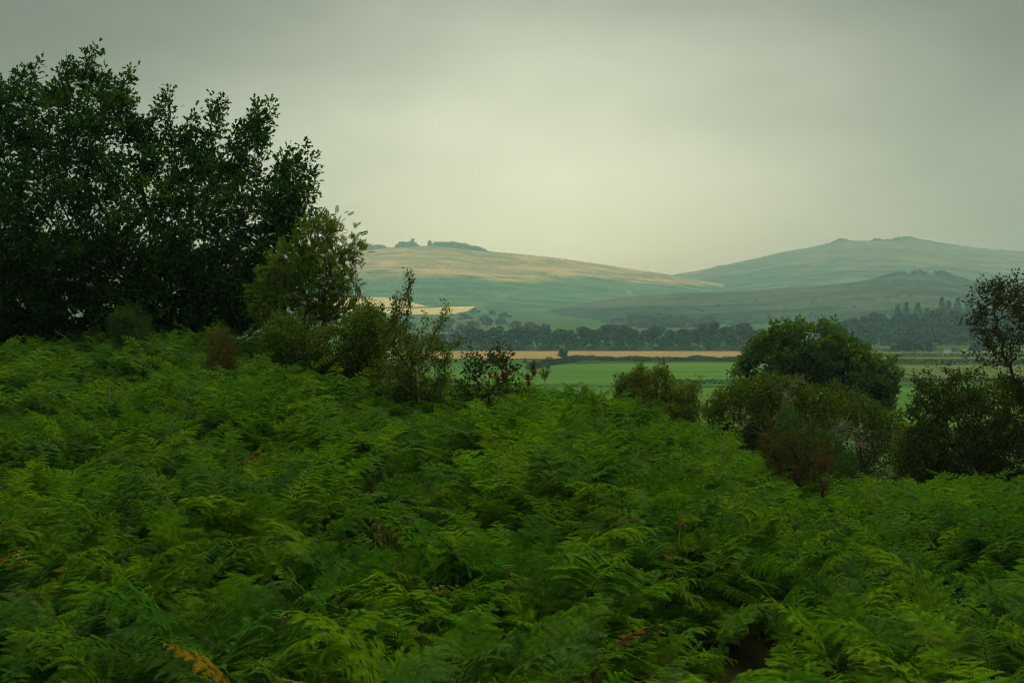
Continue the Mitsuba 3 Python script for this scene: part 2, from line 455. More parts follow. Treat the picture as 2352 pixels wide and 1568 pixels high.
scene['granite'] = {'type': 'twosided', 'bsdf': {'type': 'diffuse', 'reflectance': proc(rock_fn)}}


def boulder(c, size, rs):
    """A weathered block: hull of jittered corners."""
    p = (rs.random((26, 3)) - .5) * 2
    p = np.sign(p) * np.abs(p) ** .55
    h = trimesh.convex.convex_hull(p * np.asarray(size) / 2 + c)
    return np.array(h.vertices), np.array(h.faces)


def tor(key, hz, D, outline, label, seed, cell=7.0, foot=718, group=None, cat='tor'):
    """Granite stacked up to the outline points (xd, yd) above the hill's surface, split into separate stones."""
    rs = np.random.default_rng(seed)
    xs, ys = np.array(outline, float).T
    a, b = at(xs[0], 0, D)[0], at(xs[-1], 0, D)[0]
    x, k = a, 0
    while x < b:
        w = cell * (.6 + .9 * rs.random())
        xm = x + w / 2
        xd = CX + FPX * xm / D
        ztop = EYE + (HY - np.interp(xd, xs, ys)) / FPX * D
        zb = float(np.ravel(hz(xm, D))[0]) - 2.0
        z = zb
        while z < ztop:
            h = min(max(ztop - z, 1.5), cell * (.45 + .5 * rs.random()))
            v, f = boulder([xm + rs.normal() * .5, D + rs.normal() * cell * .5, z + h / 2], [w * 1.25, cell * (1 + rs.random()), h * 1.15], rs)
            put(key + '__' + ('stone' if k == 0 else f'stone_{k:03d}'), (v, f), 'granite', smooth=False)
            k += 1; z += h * .95
        x += w * .9
    tag(key, label, cat, group)


tor('tor', west, 4385, [(835, 572), (838, 563), (850, 562), (860, 565), (866, 562), (880, 564), (890, 570)], 'low granite tor at the left end of the golden hill top', 1)
tor('tor_001', west, 4385, [(908, 565), (915, 559), (922, 555), (935, 557), (942, 556), (946, 549), (950, 549), (954, 557), (960, 562)], 'granite tor with a tall pointed stack left of the gap on the hill top', 2, cell=5.5)
tor('tor_002', west, 4385, [(982, 562), (984, 554), (989, 553), (992, 560)], 'lone granite stack standing in the middle of the golden hill top', 3, cell=5)
tor('tor_003', west, 4385, [(996, 560), (1000, 556), (1020, 557), (1032, 557), (1042, 555), (1056, 559), (1075, 561), (1082, 566), (1092, 566), (1105, 569), (1120, 577)],
    'long wall of granite blocks along the right of the golden hill top', 4, cell=7)
tor('tor_004', north, 5580, [(1878, 566), (1895, 561), (1912, 556), (1930, 547), (1950, 552), (1966, 557)], 'peaked granite tor on the left of the far grey ridge', 5, cell=8)
tor('tor_005', north, 5580, [(2000, 555), (2008, 548), (2030, 551), (2045, 550), (2062, 545), (2085, 543), (2105, 549), (2130, 553), (2150, 557), (2190, 563)], 'wide granite tor on the crest of the far grey ridge', 6, cell=9)
tor('tor_006', east, 2690, [(2010, 641), (2022, 634), (2040, 632), (2058, 624), (2076, 625), (2082, 630)], 'cluster of boulders at the left end of the dark green hill brow', 7, cell=5)
tor('tor_007', east, 2690, [(2090, 630), (2094, 623), (2112, 620), (2126, 626), (2130, 631)], 'rounded granite knoll in the middle of the dark green hill brow', 8, cell=5)
tor('tor_008', east, 2690, [(2146, 631), (2150, 622), (2166, 622), (2182, 630), (2204, 637), (2222, 641), (2240, 652)], 'granite knoll at the right end of the dark green hill brow', 9, cell=5)
tor('tor_009', north, 5560, [(1640, 615), (1648, 611), (1662, 610), (1670, 610)], 'small outcrop low on the left shoulder of the far grey hill', 10, cell=8)


# ---------------------------------------------------------------- fields
def sheet(key, poly, zf, lift, bsdf, label, cell=40.0, cat='field'):
    """A field: the polygon's (x, y) places, draped a hand above the ground."""
    P = Polygon(poly)
    x0, y0, x1, y1 = P.bounds
    nx, ny = max(3, int((x1 - x0) / cell)), max(3, int((y1 - y0) / cell))
    soup = Soup()
    for i in range(nx):
        for j in range(ny):
            c = shapely.box(x0 + (x1 - x0) * i / nx, y0 + (y1 - y0) * j / ny, x0 + (x1 - x0) * (i + 1) / nx, y0 + (y1 - y0) * (j + 1) / ny).intersection(P)
            if c.is_empty or c.area < .5 or c.geom_type != 'Polygon':
                continue
            q = np.array(c.exterior.coords)[:-1]
            z = zf(q[:, 0], q[:, 1]) + lift
            soup.add(np.column_stack([q, z]), [[0, k, k + 1] for k in range(1, len(q) - 1)])
    put(key, soup.mesh(), bsdf)
    tag(key, label, cat, kind='structure')


def fx(xd, D):
    return (xd - CX) / FPX * D


def crop(c0, c1, sx, sy, ang):
    ca, sa = math.cos(ang), math.sin(ang)

    def fn(p, n, uv):
        a, b = p.x * ca + p.y * sa, p.y * ca - p.x * sa
        k = fbm(a / sx, b / sy, 0, 4)
        rows = noise(b / 2.2, a / 60, 1)
        return mix(c0, c1, smoothstep(.3, .7, k * .75 + rows * .25))
    return {'type': 'twosided', 'bsdf': {'type': 'diffuse', 'reflectance': proc(fn)}}


scene['stubble'] = crop((.22, .155, .065), (.31, .22, .10), 40, 9, .2)
scene['pasture_grass'] = crop((.050, .125, .020), (.080, .165, .026), 60, 20, .1)
scene['hay_grass'] = crop((.065, .105, .026), (.095, .13, .036), 40, 14, .15)
scene['far_stubble'] = crop((.42, .36, .16), (.56, .46, .22), 60, 20, .3)

sheet('stubble_field', [(fx(500, 700), 700), (fx(1185, 690), 690), (fx(1850, 690), 690), (fx(1830, 868), 868), (fx(500, 878), 878)], ground_z, .15, 'stubble',
      'long strip of tan stubble in front of the dark tree line')
sheet('pasture', [(fx(900, 405), 405), (fx(1690, 395), 395), (fx(1860, 560), 560), (fx(1840, 635), 635), (fx(1250, 600), 600), (fx(900, 610), 610)], ground_z, .12, 'pasture_grass',
      'bright green pasture below the stubble strip', cat='field')
sheet('pasture_001', [(fx(1000, 240), 240), (fx(2500, 240), 240), (fx(2500, 400), 400), (fx(1700, 385), 385), (fx(1000, 395), 395)], ground_z, .10, 'pasture_grass',
      'nearest green pasture, in front of the lowest hedge', cat='field')
sheet('hay_field', [(fx(1880, 425), 425), (fx(2600, 430), 430), (fx(2600, 590), 590), (fx(1880, 585), 585)], ground_z, .13, 'hay_grass', 'olive hay field right of the round oak', cat='field')
sheet('hay_field_001', [(fx(1900, 690), 690), (fx(2600, 690), 690), (fx(2600, 960), 960), (fx(1870, 960), 960)], ground_z, .13, 'hay_grass', 'narrow far green field below the dark wood', cat='field')


def on_hill(hz, pts, dD):
    """Finds where the line of sight to each photograph point meets the hill."""
    out = []
    for xd, yd in pts:
        D = np.arange(dD[0], dD[1], 4.0)
        gap = hz((xd - CX) / FPX * D, D) - (EYE + (HY - yd) / FPX * D)
        k = np.argmax(gap > 0)
        out.append((fx(xd, D[k]), D[k]))
    return out


sheet('stubble_field_001', on_hill(west, [(700, 690), (760, 686), (840, 684), (885, 684), (925, 690), (985, 706), (900, 707), (700, 707)], (1600, 4300)), west, 1.2, 'far_stubble', 'pale upper stubble field at the foot of the golden hill', cell=30)
sheet('stubble_field_002', on_hill(west, [(760, 712), (930, 710), (985, 709), (1092, 705), (1075, 716), (1040, 724), (1000, 730), (760, 735)], (1600, 4300)), west, 1.2, 'far_stubble', 'pale lower stubble field among hazy trees at the foot of the golden hill', cell=30)


# ---------------------------------------------------------------- far trees, one height unit tall, several kinds
def crown_tree(seed, width=.8, n=2000, leaf=.078, base=.16, conifer=False):
    rs = np.random.default_rng(seed)
    if conifer:
        h = rs.random(n) ** .8
        ang = rs.random(n) * 2 * np.pi
        tier = .72 + .28 * ((h * 11) % 1 < .5)
        r = (1 - h) * .5 * width * tier * (.75 + .35 * rs.random(n)) + .008
        pos = np.stack([r * np.cos(ang), r * np.sin(ang), base * .5 + h * (1 - base * .5)], 1)
        d = np.stack([np.cos(ang), np.sin(ang), -.35 + 0 * ang], 1)
        R = frames(d, 2.0, rs)
        tone = np.array([.012, .042, .018])
    else:
        k = 15
        c = np.stack([rs.normal(size=k) * .21 * width, rs.normal(size=k) * .21 * width, base + .22 + rs.random(k) * (.62 - base)], 1)
        c[:, :2] *= (1.25 - .9 * np.abs(c[:, 2:] - .5))
        rad = .10 + .13 * rs.random(k); rad *= (.75 + .25 * width / .8)
        c[:, 2] = np.minimum(c[:, 2], 1 - rad * .85)
        c[0] = [0, 0, .95 - rad[0] * .8]
        w = rs.integers(0, k, n)
        u = unit(rs.normal(size=(n, 3)))
        pos = c[w] + u * rad[w, None] * (.78 + .26 * rs.random((n, 1)) ** .7) * [1.0, 1.0, .85]
        d = unit(u + rs.normal(size=(n, 3)) * .6)
        z_ = unit(u + rs.normal(size=(n, 3)) * .38 + [0, 0, .15]); x_ = unit(np.cross(z_, rs.normal(size=(n, 3)))); R = np.stack([x_, np.cross(z_, x_), z_], 2)
        tone = np.array([.012, .036, .014]) * (.75 + .65 * rs.random()) * [.8 + .6 * rs.random(), 1, 1]
    patch = .72 + .56 * meshkit.noise(pos * 7, seed)
    col = tone * patch[:, None] * (.7 + .6 * rs.random((n, 1)))
    v, f, cc = stamp(*(NEEDLE if conifer else WIDE), R, pos, leaf * (.7 + .7 * rs.random(n)) * (1.8 if conifer else 1), col)
    cp = mikit.ply((v, f), 'far_leaf', color=cc)
    top = .8 if conifer else .55
    m = 0 if conifer else 9
    p = [[0, 0, -.06]] + [[0, 0, base * 1.2 + .02 * i] for i in range(m)]
    q = [[0, 0, top]] + [list(c[i] * [1, 1, 1]) for i in range(m)]
    tv, tf = tubes(p, q, [.03] + [.013] * m, [.006] + [.004] * m, 5)
    return {'crown': cp, 'trunk': mikit.ply((tv, tf), 'bark')}


KINDS = [crown_tree(20 + i, width=w, base=b) for i, (w, b) in enumerate([(.95, .10), (.75, .14), (1.1, .12), (.85, .08), (.7, .2)])]
CONIFERS = [crown_tree(40 + i, width=w, conifer=True, n=1100, leaf=.055) for i, w in enumerate((.50, .42, .58))]
BUSH = [crown_tree(50 + i, width=1.5, base=-.12, n=700, leaf=.09) for i in range(2)]


def plant_tree(name, x, y, z, h, kind, label, cat='tree', group=None, wide=1.0, rot=None):
    key = numbered(name)
    m = T().translate([float(x), float(y), float(z)]).rotate([0, 0, 1], float(rng.random() * 360 if rot is None else rot)).scale([float(h * wide), float(h * wide), float(h)])
    for part, d in kind.items():
        scene[f'{key}__{part}'] = {**d, 'to_world': m}
    labels[f'{key}__crown'] = {'kind': 'stuff'}
    tag(key, label, cat, group)
    return key


def tree_top(name, xd, ytop, D, kind, label, zf=ground_z, group=None, wide=1.0, cat='tree', sink=.3, minh=2.0):
    x = fx(xd, D)
    z = float(zf(np.array([x]), np.array([D]))[0]) - sink
    top = EYE + (HY - ytop) / FPX * D
    return plant_tree(name, x, D, z, max(minh, top - z), kind, label, cat, group, wide)


ORD = ['first', 'second', 'third', 'fourth', 'fifth', 'sixth', 'seventh', 'eighth', 'ninth', 'tenth', 'eleventh', 'twelfth', 'thirteenth', 'fourteenth', 'fifteenth', 'sixteenth',
       'seventeenth', 'eighteenth', 'nineteenth', 'twentieth', 'twenty-first', 'twenty-second', 'twenty-third', 'twenty-fourth', 'twenty-fifth', 'twenty-sixth', 'twenty-seventh', 'twenty-eighth']
# the dark line of trees behind the stubble
line = [(940, 768, 1.0), (985, 764, 1.0), (1015, 768, .9), (1048, 762, .9), (1085, 751, 1.0), (1118, 758, .8), (1148, 749, .9), (1180, 752, .8), (1212, 753, .9), (1246, 750, 1.0), (1285, 755, .9), (1312, 758, .8),
        (1340, 751, .9), (1372, 757, .8), (1400, 743, .9), (1432, 747, .9), (1462, 758, .8), (1502, 750, 1.0), (1540, 757, .8), (1572, 754, .9), (1603, 752, .9), (1640, 738, .9), (1680, 750, .7),
        (1705, 741, 1.0), (1735, 758, .9), (1775, 762, 1.0), (1820, 766, 1.0)]
for i, (xd, yt, w) in enumerate(line):
    D = 915 + 14 * math.sin(i * 2.3)
    tree_top('broadleaf_tree', xd, yt - 2, D, KINDS[i % 5], f'dark broadleaf tree, {ORD[i]} from the left in the tree line behind the stubble', group='trees of the line behind the stubble', wide=w * 1.15)
# lower growth between their trunks
for i, xd in enumerate(np.linspace(960, 1790, 30)):
    tree_top('understorey_bush', xd + rng.normal() * 6, 780 + rng.normal() * 3, 896 + rng.random() * 8, BUSH[i % 2], f'low bush among the trunks of the dark tree line, {spell(xd / 23.52)} percent across', group='bushes under the tree line', wide=1.2, cat='bush')
# the wood on the right
for i, xd in enumerate(np.arange(1888, 2338, 20)):
    tree_top('wood_edge_tree', xd + rng.normal() * 5, 771 + rng.normal() * 5, 1030 + rng.random() * 14, BUSH[i % 2] if i % 3 else KINDS[(i * 3) % 5], 'low tree on the near edge of the dark right-hand wood, ' + spell(xd / 23.52) + ' percent across', group='trees on the near edge of the dark wood', wide=1.3)
for row, (D, n, base) in enumerate([(1060, 9, 0), (1105, 9, 4), (1150, 9, 9), (1200, 9, 14)]):
    xs_ = [1890, 1925, 1962, 2000, 2042, 2085, 2130, 2180, 2235, 2290, 2345, 2400]
    tops = [[770, 764, 762, 758, 756, 752, 750, 752, 752, 748, 748, 748], [762, 750, 742, 738, 738, 736, 735, 735, 733, 732, 732, 730], [752, 738, 728, 722, 725, 724, 722, 722, 720, 718, 720, 720],
            [745, 735, 722, 714, 715, 717, 712, 712, 710, 708, 708, 708]][row]
    for i, (xd, yt) in enumerate(zip(xs_, tops)):
        if row == 0 and xd < 1930:
            continue
        D2 = D + rng.normal() * 8
        xd2 = xd + (row % 2) * 18 + rng.normal() * 5
        top = EYE + (HY - yt + rng.normal() * 2) / FPX * D2
        h = 11 + rng.random() * 3
        if row < 1:
            h = top + .5
        h = min(h + 4, top + .5)
        plant_tree('woodland_tree', fx(xd2, D2), D2, top - h, h, KINDS[(i + row * 2) % 5], apart('broadleaf tree in the dark wood, ' + place_words([fx(xd2, D2), D2, top])), 'tree', 'trees of the dark wood at the right', 1.15)
for i, (xd, yt, D) in enumerate([(2062, 698, 1210), (2081, 692, 1215), (2108, 694, 1208), (2130, 706, 1205), (2163, 682, 1220), (2178, 690, 1213), (2200, 682, 1222), (2226, 688, 1215), (2250, 696, 1210), (2285, 700, 1215)]):
    top = EYE + (HY - yt) / FPX * D
    plant_tree('conifer', fx(xd, D), D, top - 20, 20, CONIFERS[i % 3], f'pointed dark conifer, {ORD[i]} from the left above the wood at the right', 'conifer', 'conifers above the wood', 1.0)


# the ground the wood stands on
def mound():
    a = np.linspace(1780, 3100, 60); d = np.linspace(1040, 1600, 24)
    Am, Dm = np.meshgrid(a, d, indexing='ij')
    Z = ground_z((Am - CX) / FPX * Dm, Dm) - .5 + 16 * np.sin(np.clip((Dm - 1040) / 560, 0, 1) * np.pi) ** 1.2 * np.clip((Am - 1780) / 200, 0, 1) * np.clip((3100 - Am) / 300, 0, 1)
    i = np.arange(Am.size).reshape(Am.shape)
    q = np.stack([i[:-1, :-1], i[1:, :-1], i[1:, 1:], i[:-1, 1:]], -1).reshape(-1, 4)
    return np.stack([(Am - CX) / FPX * Dm, Dm, Z], -1).reshape(-1, 3), q


put('hill_003', mound(), 'ground_cover', smooth=True)
tag('hill_003', 'low rise under the dark wood at the right', 'hill', kind='structure')

# hazy trees and woods at the foot of the hills
hazy = [(1005, 730, 1900), (1032, 726, 1950), (1068, 719, 2000), (1090, 708, 2100), (1085, 735, 1750), (1120, 730, 1800), (1150, 728, 1800), (1020, 742, 1700), (1060, 742, 1650), (1130, 712, 2150), (1160, 716, 2150),
        (905, 735, 1800), (940, 738, 1750), (870, 728, 1900), (1185, 735, 1750), (1215, 738, 1700), (1250, 742, 1650), (1110, 722, 2050)]
for i, (xd, yt, D) in enumerate(hazy):
    for D in range(2500, 1150, -25):
        top = EYE + (HY - yt) / FPX * D
        q = np.array([fx(xd, D)]), np.array([float(D)])
        zg = max(float(ground_z(*q)[0]), float(west(*q)[0]) if D > 1500 else -9)
        if top - zg > 10.5:
            break
    plant_tree('hazy_tree', fx(xd, D), D, zg - .5, top - zg + .5, KINDS[i % 5], 'hazy blue tree below the golden hill, ' + place_words([fx(xd, D), D, top]), 'tree', 'hazy trees at the foot of the golden hill', 1.25)
spots = sorted(((1400 + 290 * u + rng.normal() * 8, 1560 + 300 * rng.random(), u) for u in rng.random(46)), key=lambda q: q[1])
for i, (xd, D, u) in enumerate(spots):
    yt = 716 + 26 * abs(u - .42) + (1860 - D) * .06 + rng.normal() * 3
    top = EYE + (HY - yt) / FPX * D
    zg = float(east(np.array([fx(xd, D)]), np.array([D]))[0])
    h = 14 + rng.random() * 4
    plant_tree('valley_tree', fx(xd, D), D, min(zg - .5, top - h) if top - h < zg else zg - .5, h, KINDS[i % 5], apart('hazy valley tree, ' + place_words([fx(xd, D), D, top])), 'tree', 'trees of the hazy wood in the valley', 1.2)
# scattered bushes on the green hill
for i, (t, xd) in enumerate(sorted((rng.random(), 1500 + 800 * rng.random()) for _ in range(60))):
    D = 1650 + 900 * t
    x = fx(xd, D)
    plant_tree('hillside_bush', x, D, float(east(np.array([x]), np.array([D]))[0]) - .4, 2.5 + 2.5 * rng.random(), BUSH[i % 2], apart('dark bush on the green hillside, ' + place_words([x, D, float(east(np.array([x]), np.array([D]))[0]) + 1])), 'bush', 'bushes on the green hill', 1.3)


# ---------------------------------------------------------------- hedges of the fields
def hedge(name, pts, h, w, label, lumps=.35, n_per_m=40, gapf=None, leaf=.5, seed=0):
    """A field hedge along the (x, y) places: leaves through a lumpy bank of that height and width."""
    rs = np.random.default_rng(900 + seed)
    P = np.array(pts, float)
    seg = np.linalg.norm(np.diff(P, axis=0), axis=1)
    L = seg.sum()
    n = int(L * n_per_m)
    s = rs.random(n) * L
    cum = np.concatenate([[0], np.cumsum(seg)])
    x, y = np.interp(s, cum, P[:, 0]), np.interp(s, cum, P[:, 1])
    d = unit((P[-1] - P[0])[None])[0]
    hh = h * (1 - lumps + 2 * lumps * meshkit.fbm(np.stack([s / 7.0, s * 0 + seed, s * 0], 1), 4, seed=seed))
    v = (rs.random(n) * 2 - 1)
    zz = np.sqrt(rs.random(n)) * np.sqrt(1 - np.abs(v) ** 3 * .9) * hh
    pos = np.stack([x - d[1] * v * w / 2, y + d[0] * v * w / 2, ground_z(x, y) + zz], 1)
    R = frames(unit(rs.normal(size=(n, 3))), .6, rs)
    tone = np.array([.022, .060, .022]) * (.6 + .8 * meshkit.noise(pos / 3.0, 5)[:, None]) * (.7 + .6 * rs.random((n, 1)))
    vv, ff, cc = stamp(*ROUND, R, pos, leaf * (.7 + .6 * rs.random(n)), tone)
    key = numbered(name)
    put(key + '__foliage', (vv, ff), 'far_leaf', color=cc)
    m = max(4, int(L / 4)); ss = np.linspace(.5, L - .5, m)
    bx, by = np.interp(ss, cum, P[:, 0]), np.interp(ss, cum, P[:, 1]); bz = ground_z(bx, by)
    tv, tf = tubes(np.stack([bx, by, bz - .3], 1), np.stack([bx, by, bz + h * .6], 1), np.full(m, .08), np.full(m, .03), 4)
    put(key + '__stems', (tv, tf), 'bark')
    labels[key + '__foliage'] = {'kind': 'stuff'}; labels[key + '__stems'] = {'kind': 'stuff'}
    tag(key, label, 'hedge')


hedge('hedge', [(fx(950, 886), 886), (fx(1612, 884), 884)], 2.8, 3.5, 'long dark hedge along the far edge of the stubble strip, left of the gateway', seed=1)
hedge('hedge', [(fx(1645, 878), 878), (fx(1860, 874), 874)], 3.0, 3.5, 'short dark hedge at the far edge of the stubble strip, right of the gateway', seed=2)
hedge('hedge', [(fx(1290, 655), 655), (fx(1500, 648), 648), (fx(1860, 640), 640)], 2.3, 4.0, 'bushy hedge between the tan stubble strip and the bright green pasture', seed=3, lumps=.45, n_per_m=95)
hedge('hedge', [(fx(1215, 530), 530), (fx(1255, 575), 575), (fx(1330, 648), 648)], 2.4, 3.0, 'hedge running obliquely down the left side of the bright green pasture', seed=4, lumps=.3, n_per_m=50)
hedge('hedge', [(fx(1535, 398), 398), (fx(1600, 405), 405), (fx(1880, 412), 412)], 1.7, 2.6, 'lowest hedge, at the near edge of the bright green pasture', seed=5, n_per_m=40, leaf=.36)
hedge('hedge', [(fx(1880, 428), 428), (fx(2500, 432), 432)], 1.0, 2.2, 'low dark hedge at the near edge of the olive hay field', seed=6, n_per_m=36, leaf=.36)
hedge('hedge', [(fx(1880, 600), 600), (fx(2500, 605), 605)], 2.2, 3.0, 'dark hedge along the far edge of the olive hay field', seed=7)
hedge('hedge', [(fx(1880, 715), 715), (fx(2500, 720), 720)], 2.2, 3.0, 'dark hedge second behind the olive hay field', seed=8)
hedge('hedge', [(fx(1990, 840), 840), (fx(2210, 845), 845)], 2.6, 3.0, 'dark hedge in front of the wood, left of the small white shed', seed=9)
for xd, yt, D, w, lb in [(1292, 801, 668, .95, 'small lone tree standing at the near edge of the stubble strip'), ]:
    tree_top('field_tree', xd, yt, D, KINDS[4], lb, wide=w)
for xd, yt, D, w, lb in [(1207, 821, 632, 1.0, 'round bush left of the stubble gateway, leftmost of three'), (1225, 824, 625, 1.2, 'wide low bush in the middle of the three by the stubble gateway'), (1258, 818, 640, 1.2, 'round dark bush right of the stubble gateway'),
                         (1482, 820, 650, 1, 'small bush rising from the hedge below the middle of the stubble strip'), (1495, 819, 652, 1, 'bush rising from the hedge beside another small bush'), (1740, 822, 648, 1, 'bush at the right end of the hedge below the stubble strip')]:
    tree_top('hedge_bush', xd, yt, D, BUSH[0], lb, wide=w * .9, cat='bush')
for i, (xd, yt, D, w) in enumerate([(2075, 775, 800, 1.0), (2100, 784, 810, 1.0), (2132, 778, 805, 1.0), (2055, 790, 790, 1.0), (2240, 788, 800, 1.2), (2265, 784, 800, 1.2)]):
    tree_top('hedgerow_tree', xd, yt, D, KINDS[(i + 1) % 5], f'dark hedgerow tree, {ORD[i]} planted in front of the wood right of the round oak', group='hedgerow trees before the wood', wide=w)

# the white house on the hillside and the small shed by the wood
scene['white_render'] = {'type': 'twosided', 'bsdf': {'type': 'diffuse', 'reflectance': lin((.82, .81, .76))}}
scene['slate'] = {'type': 'twosided', 'bsdf': {'type': 'diffuse', 'reflectance': lin((.12, .13, .13))}}
scene['window_glass'] = {'type': 'twosided', 'bsdf': {'type': 'roughplastic', 'diffuse_reflectance': lin((.03, .035, .04)), 'alpha': .08}}


def cottage(key, x, y, z, w, d, h, label, cat):
    def bx(c, s):
        return trimesh.creation.box(s, trimesh.transformations.translation_matrix(c))
    put(key + '__wall', bx([x, y, z + h / 2], [w, d, h]), 'white_render')
    rv = np.array([[-w / 2 - .3, -d / 2 - .3, 0], [w / 2 + .3, -d / 2 - .3, 0], [w / 2 + .3, d / 2 + .3, 0], [-w / 2 - .3, d / 2 + .3, 0], [-w / 2 - .3, 0, d * .42], [w / 2 + .3, 0, d * .42]]) + [x, y, z + h + .003]
    put(key + '__roof', (rv, np.array([[0, 1, 5], [0, 5, 4], [2, 3, 4], [2, 4, 5], [0, 4, 3], [1, 2, 5], [0, 3, 2], [0, 2, 1]])), 'slate')
    for i, f in enumerate((-.3, 0.3)):
        put(key + '__window' + ('' if i == 0 else f'_{i:03d}'), bx([x + f * w, y - d / 2 - .03, z + h * .6], [w * .14, .1, h * .3]), 'window_glass')
    tag(key, label, cat)


hx, hy_ = on_hill(west, [(1446, 676)], (1600, 4300))[0]
cottage('house', hx, hy_, float(np.ravel(west(hx, hy_))[0]) - 1.0, 15, 8, 7, 'tiny white house far away on the hillside below the saddle', 'house')
cottage('shed', fx(2368 * .9188, 770), 770, float(ground_z(np.array([50.]), np.array([770.]))[0]), 3.0, 2.5, 2.6, 'small white shed beside the field gateway below the dark wood', 'shed')

# ---------------------------------------------------------------- near trees and shrubs
OAKG = [(.016, .056, .008), (.026, .082, .008), (.014, .046, .010), (.050, .115, .010)]
OAKB = [(.060, .125, .014), (.085, .155, .014), (.040, .095, .016), (.10, .165, .016)]
HAW = [(.058, .115, .012), (.084, .135, .014), (.044, .095, .014), (.105, .120, .016)]
HAWG = [(.075, .135, .014), (.110, .165, .016), (.058, .110, .016), (.150, .150, .022)]
ROW = [(.055, .140, .012), (.085, .165, .012), (.105, .165, .014), (.110, .125, .016)]


def root_at(xd, D):
    x = fx(xd, D)
    return np.array([x, D, float(ground_z(np.array([x]), np.array([float(D)]))[0]) - .15])


rs = np.random.default_rng(101)
oak_line = [(-330, 330), (-300, 240), (-260, 190), (-150, 215), (-60, 170), (0, 185), (40, 175), (62, 163), (95, 190), (118, 168), (150, 155), (175, 165), (197, 122), (215, 160), (243, 185), (290, 192), (297, 235), (290, 262), (318, 285),
            (345, 252), (356, 268), (350, 300), (378, 300), (408, 272), (425, 300), (468, 305), (478, 268), (490, 244), (498, 262), (490, 305), (515, 322), (545, 300), (565, 262), (605, 252), (612, 290), (600, 345), (625, 385), (655, 352), (686, 368), (672, 400), (700, 405),
            (712, 440), (690, 462), (695, 490), (712, 520), (700, 560), (715, 600), (690, 640), (640, 700), (560, 745), (420, 760), (200, 770), (0, 785), (-200, 790), (-330, 780)]
oak_line = [(x, y + 14) for x, y in oak_line]
pts = volume(oak_line, 33, 3.0, 2300, rs, gap=.45, scale=.55, seed=1)
pts = np.vstack([pts, volume([(-200, 560), (100, 540), (400, 580), (600, 590), (690, 660), (600, 770), (300, 800), (-200, 810)], 32.5, 2.2, 760, rs, gap=.3, scale=.5, seed=21)])
# shoots that stand out of the outline
shoots = []
for xd, y0, y1, n in [(197, 185, 120, 5), (62, 210, 160, 4), (145, 190, 150, 4), (240, 230, 182, 4), (285, 240, 180, 4), (350, 300, 250, 4), (490, 320, 240, 6), (378, 330, 225, 6), (575, 300, 250, 4), (603, 320, 248, 4), (660, 400, 348, 4),
                      (690, 420, 368, 3), (705, 470, 400, 4), (25, 240, 180, 4), (425, 330, 275, 4), (640, 400, 355, 3), (712, 520, 505, 2), (730, 560, 515, 3)]:
    for t in np.linspace(0, 1, n):
        shoots.append(at(xd + rs.normal() * 6 + 14 * t, y0 + (y1 - y0) * t, 33 + rs.normal() * .3))
pts = np.vstack([pts, shoots])
woody('oak_tree', root_at(120, 33), root_at(120, 33) + [0.1, 0, 1.6], pts, rs, OAK, .125, 34, OAKG, twig=.25, rtip=.0045, rmax=.20, up=.5)
tag('oak_tree', 'large dark oak filling the upper left, leafy shoots against the sky', 'tree')

rs = np.random.default_rng(102)
rowan_line = [(600, 640), (640, 560), (690, 560), (720, 545), (738, 515), (760, 505), (775, 520), (765, 570), (785, 590), (800, 555), (815, 556), (812, 580), (790, 620), (800, 650), (825, 640), (812, 680), (815, 720), (790, 740), (760, 760), (700, 770), (630, 770), (590, 720)]
pts = volume(rowan_line, 29.5, .9, 250, rs, gap=.40, scale=.5, seed=2)
sh = [at(xd, yd, 29.5 + rs.normal() * .25) for xd, yd in [(745, 540), (758, 515), (776, 508), (770, 530), (735, 535), (800, 572), (808, 556), (815, 578), (812, 575), (826, 640), (818, 660), (700, 530), (715, 520)]]
woody('rowan_tree', root_at(690, 29.5), root_at(690, 29.5) + [0, 0, .9], np.vstack([pts, sh]), rs, ROWAN, .19, 10, ROW, twig=.26, rtip=.005, rmax=.06, up=1.2)
# berries
bv = trimesh.creation.icosphere(subdivisions=0, radius=.006)
for j, (xd, yd) in enumerate([(806, 738), (812, 744), (800, 733), (690, 742), (722, 700), (748, 735)]):
    c = at(xd, yd, 29.2) + rs.normal(size=(26, 3)) * [.05, .05, .04]
    s = Soup()
    for p in c:
        s.add(bv.vertices * (.8 + .5 * rs.random()) * 1.3 + p, bv.faces)
    put('rowan_tree__berry_bunch' + ('' if j == 0 else f'_{j:03d}'), s.mesh(), 'rowan_berry')
    labels['rowan_tree__berry_bunch' + ('' if j == 0 else f'_{j:03d}')] = {'kind': 'stuff'}
scene['rowan_berry'] = {'type': 'plastic', 'diffuse_reflectance': lin((.30, .035, .012))}
tag('rowan_tree', 'slender rowan with feathery leaves and red berries at the right edge of the oak', 'tree')


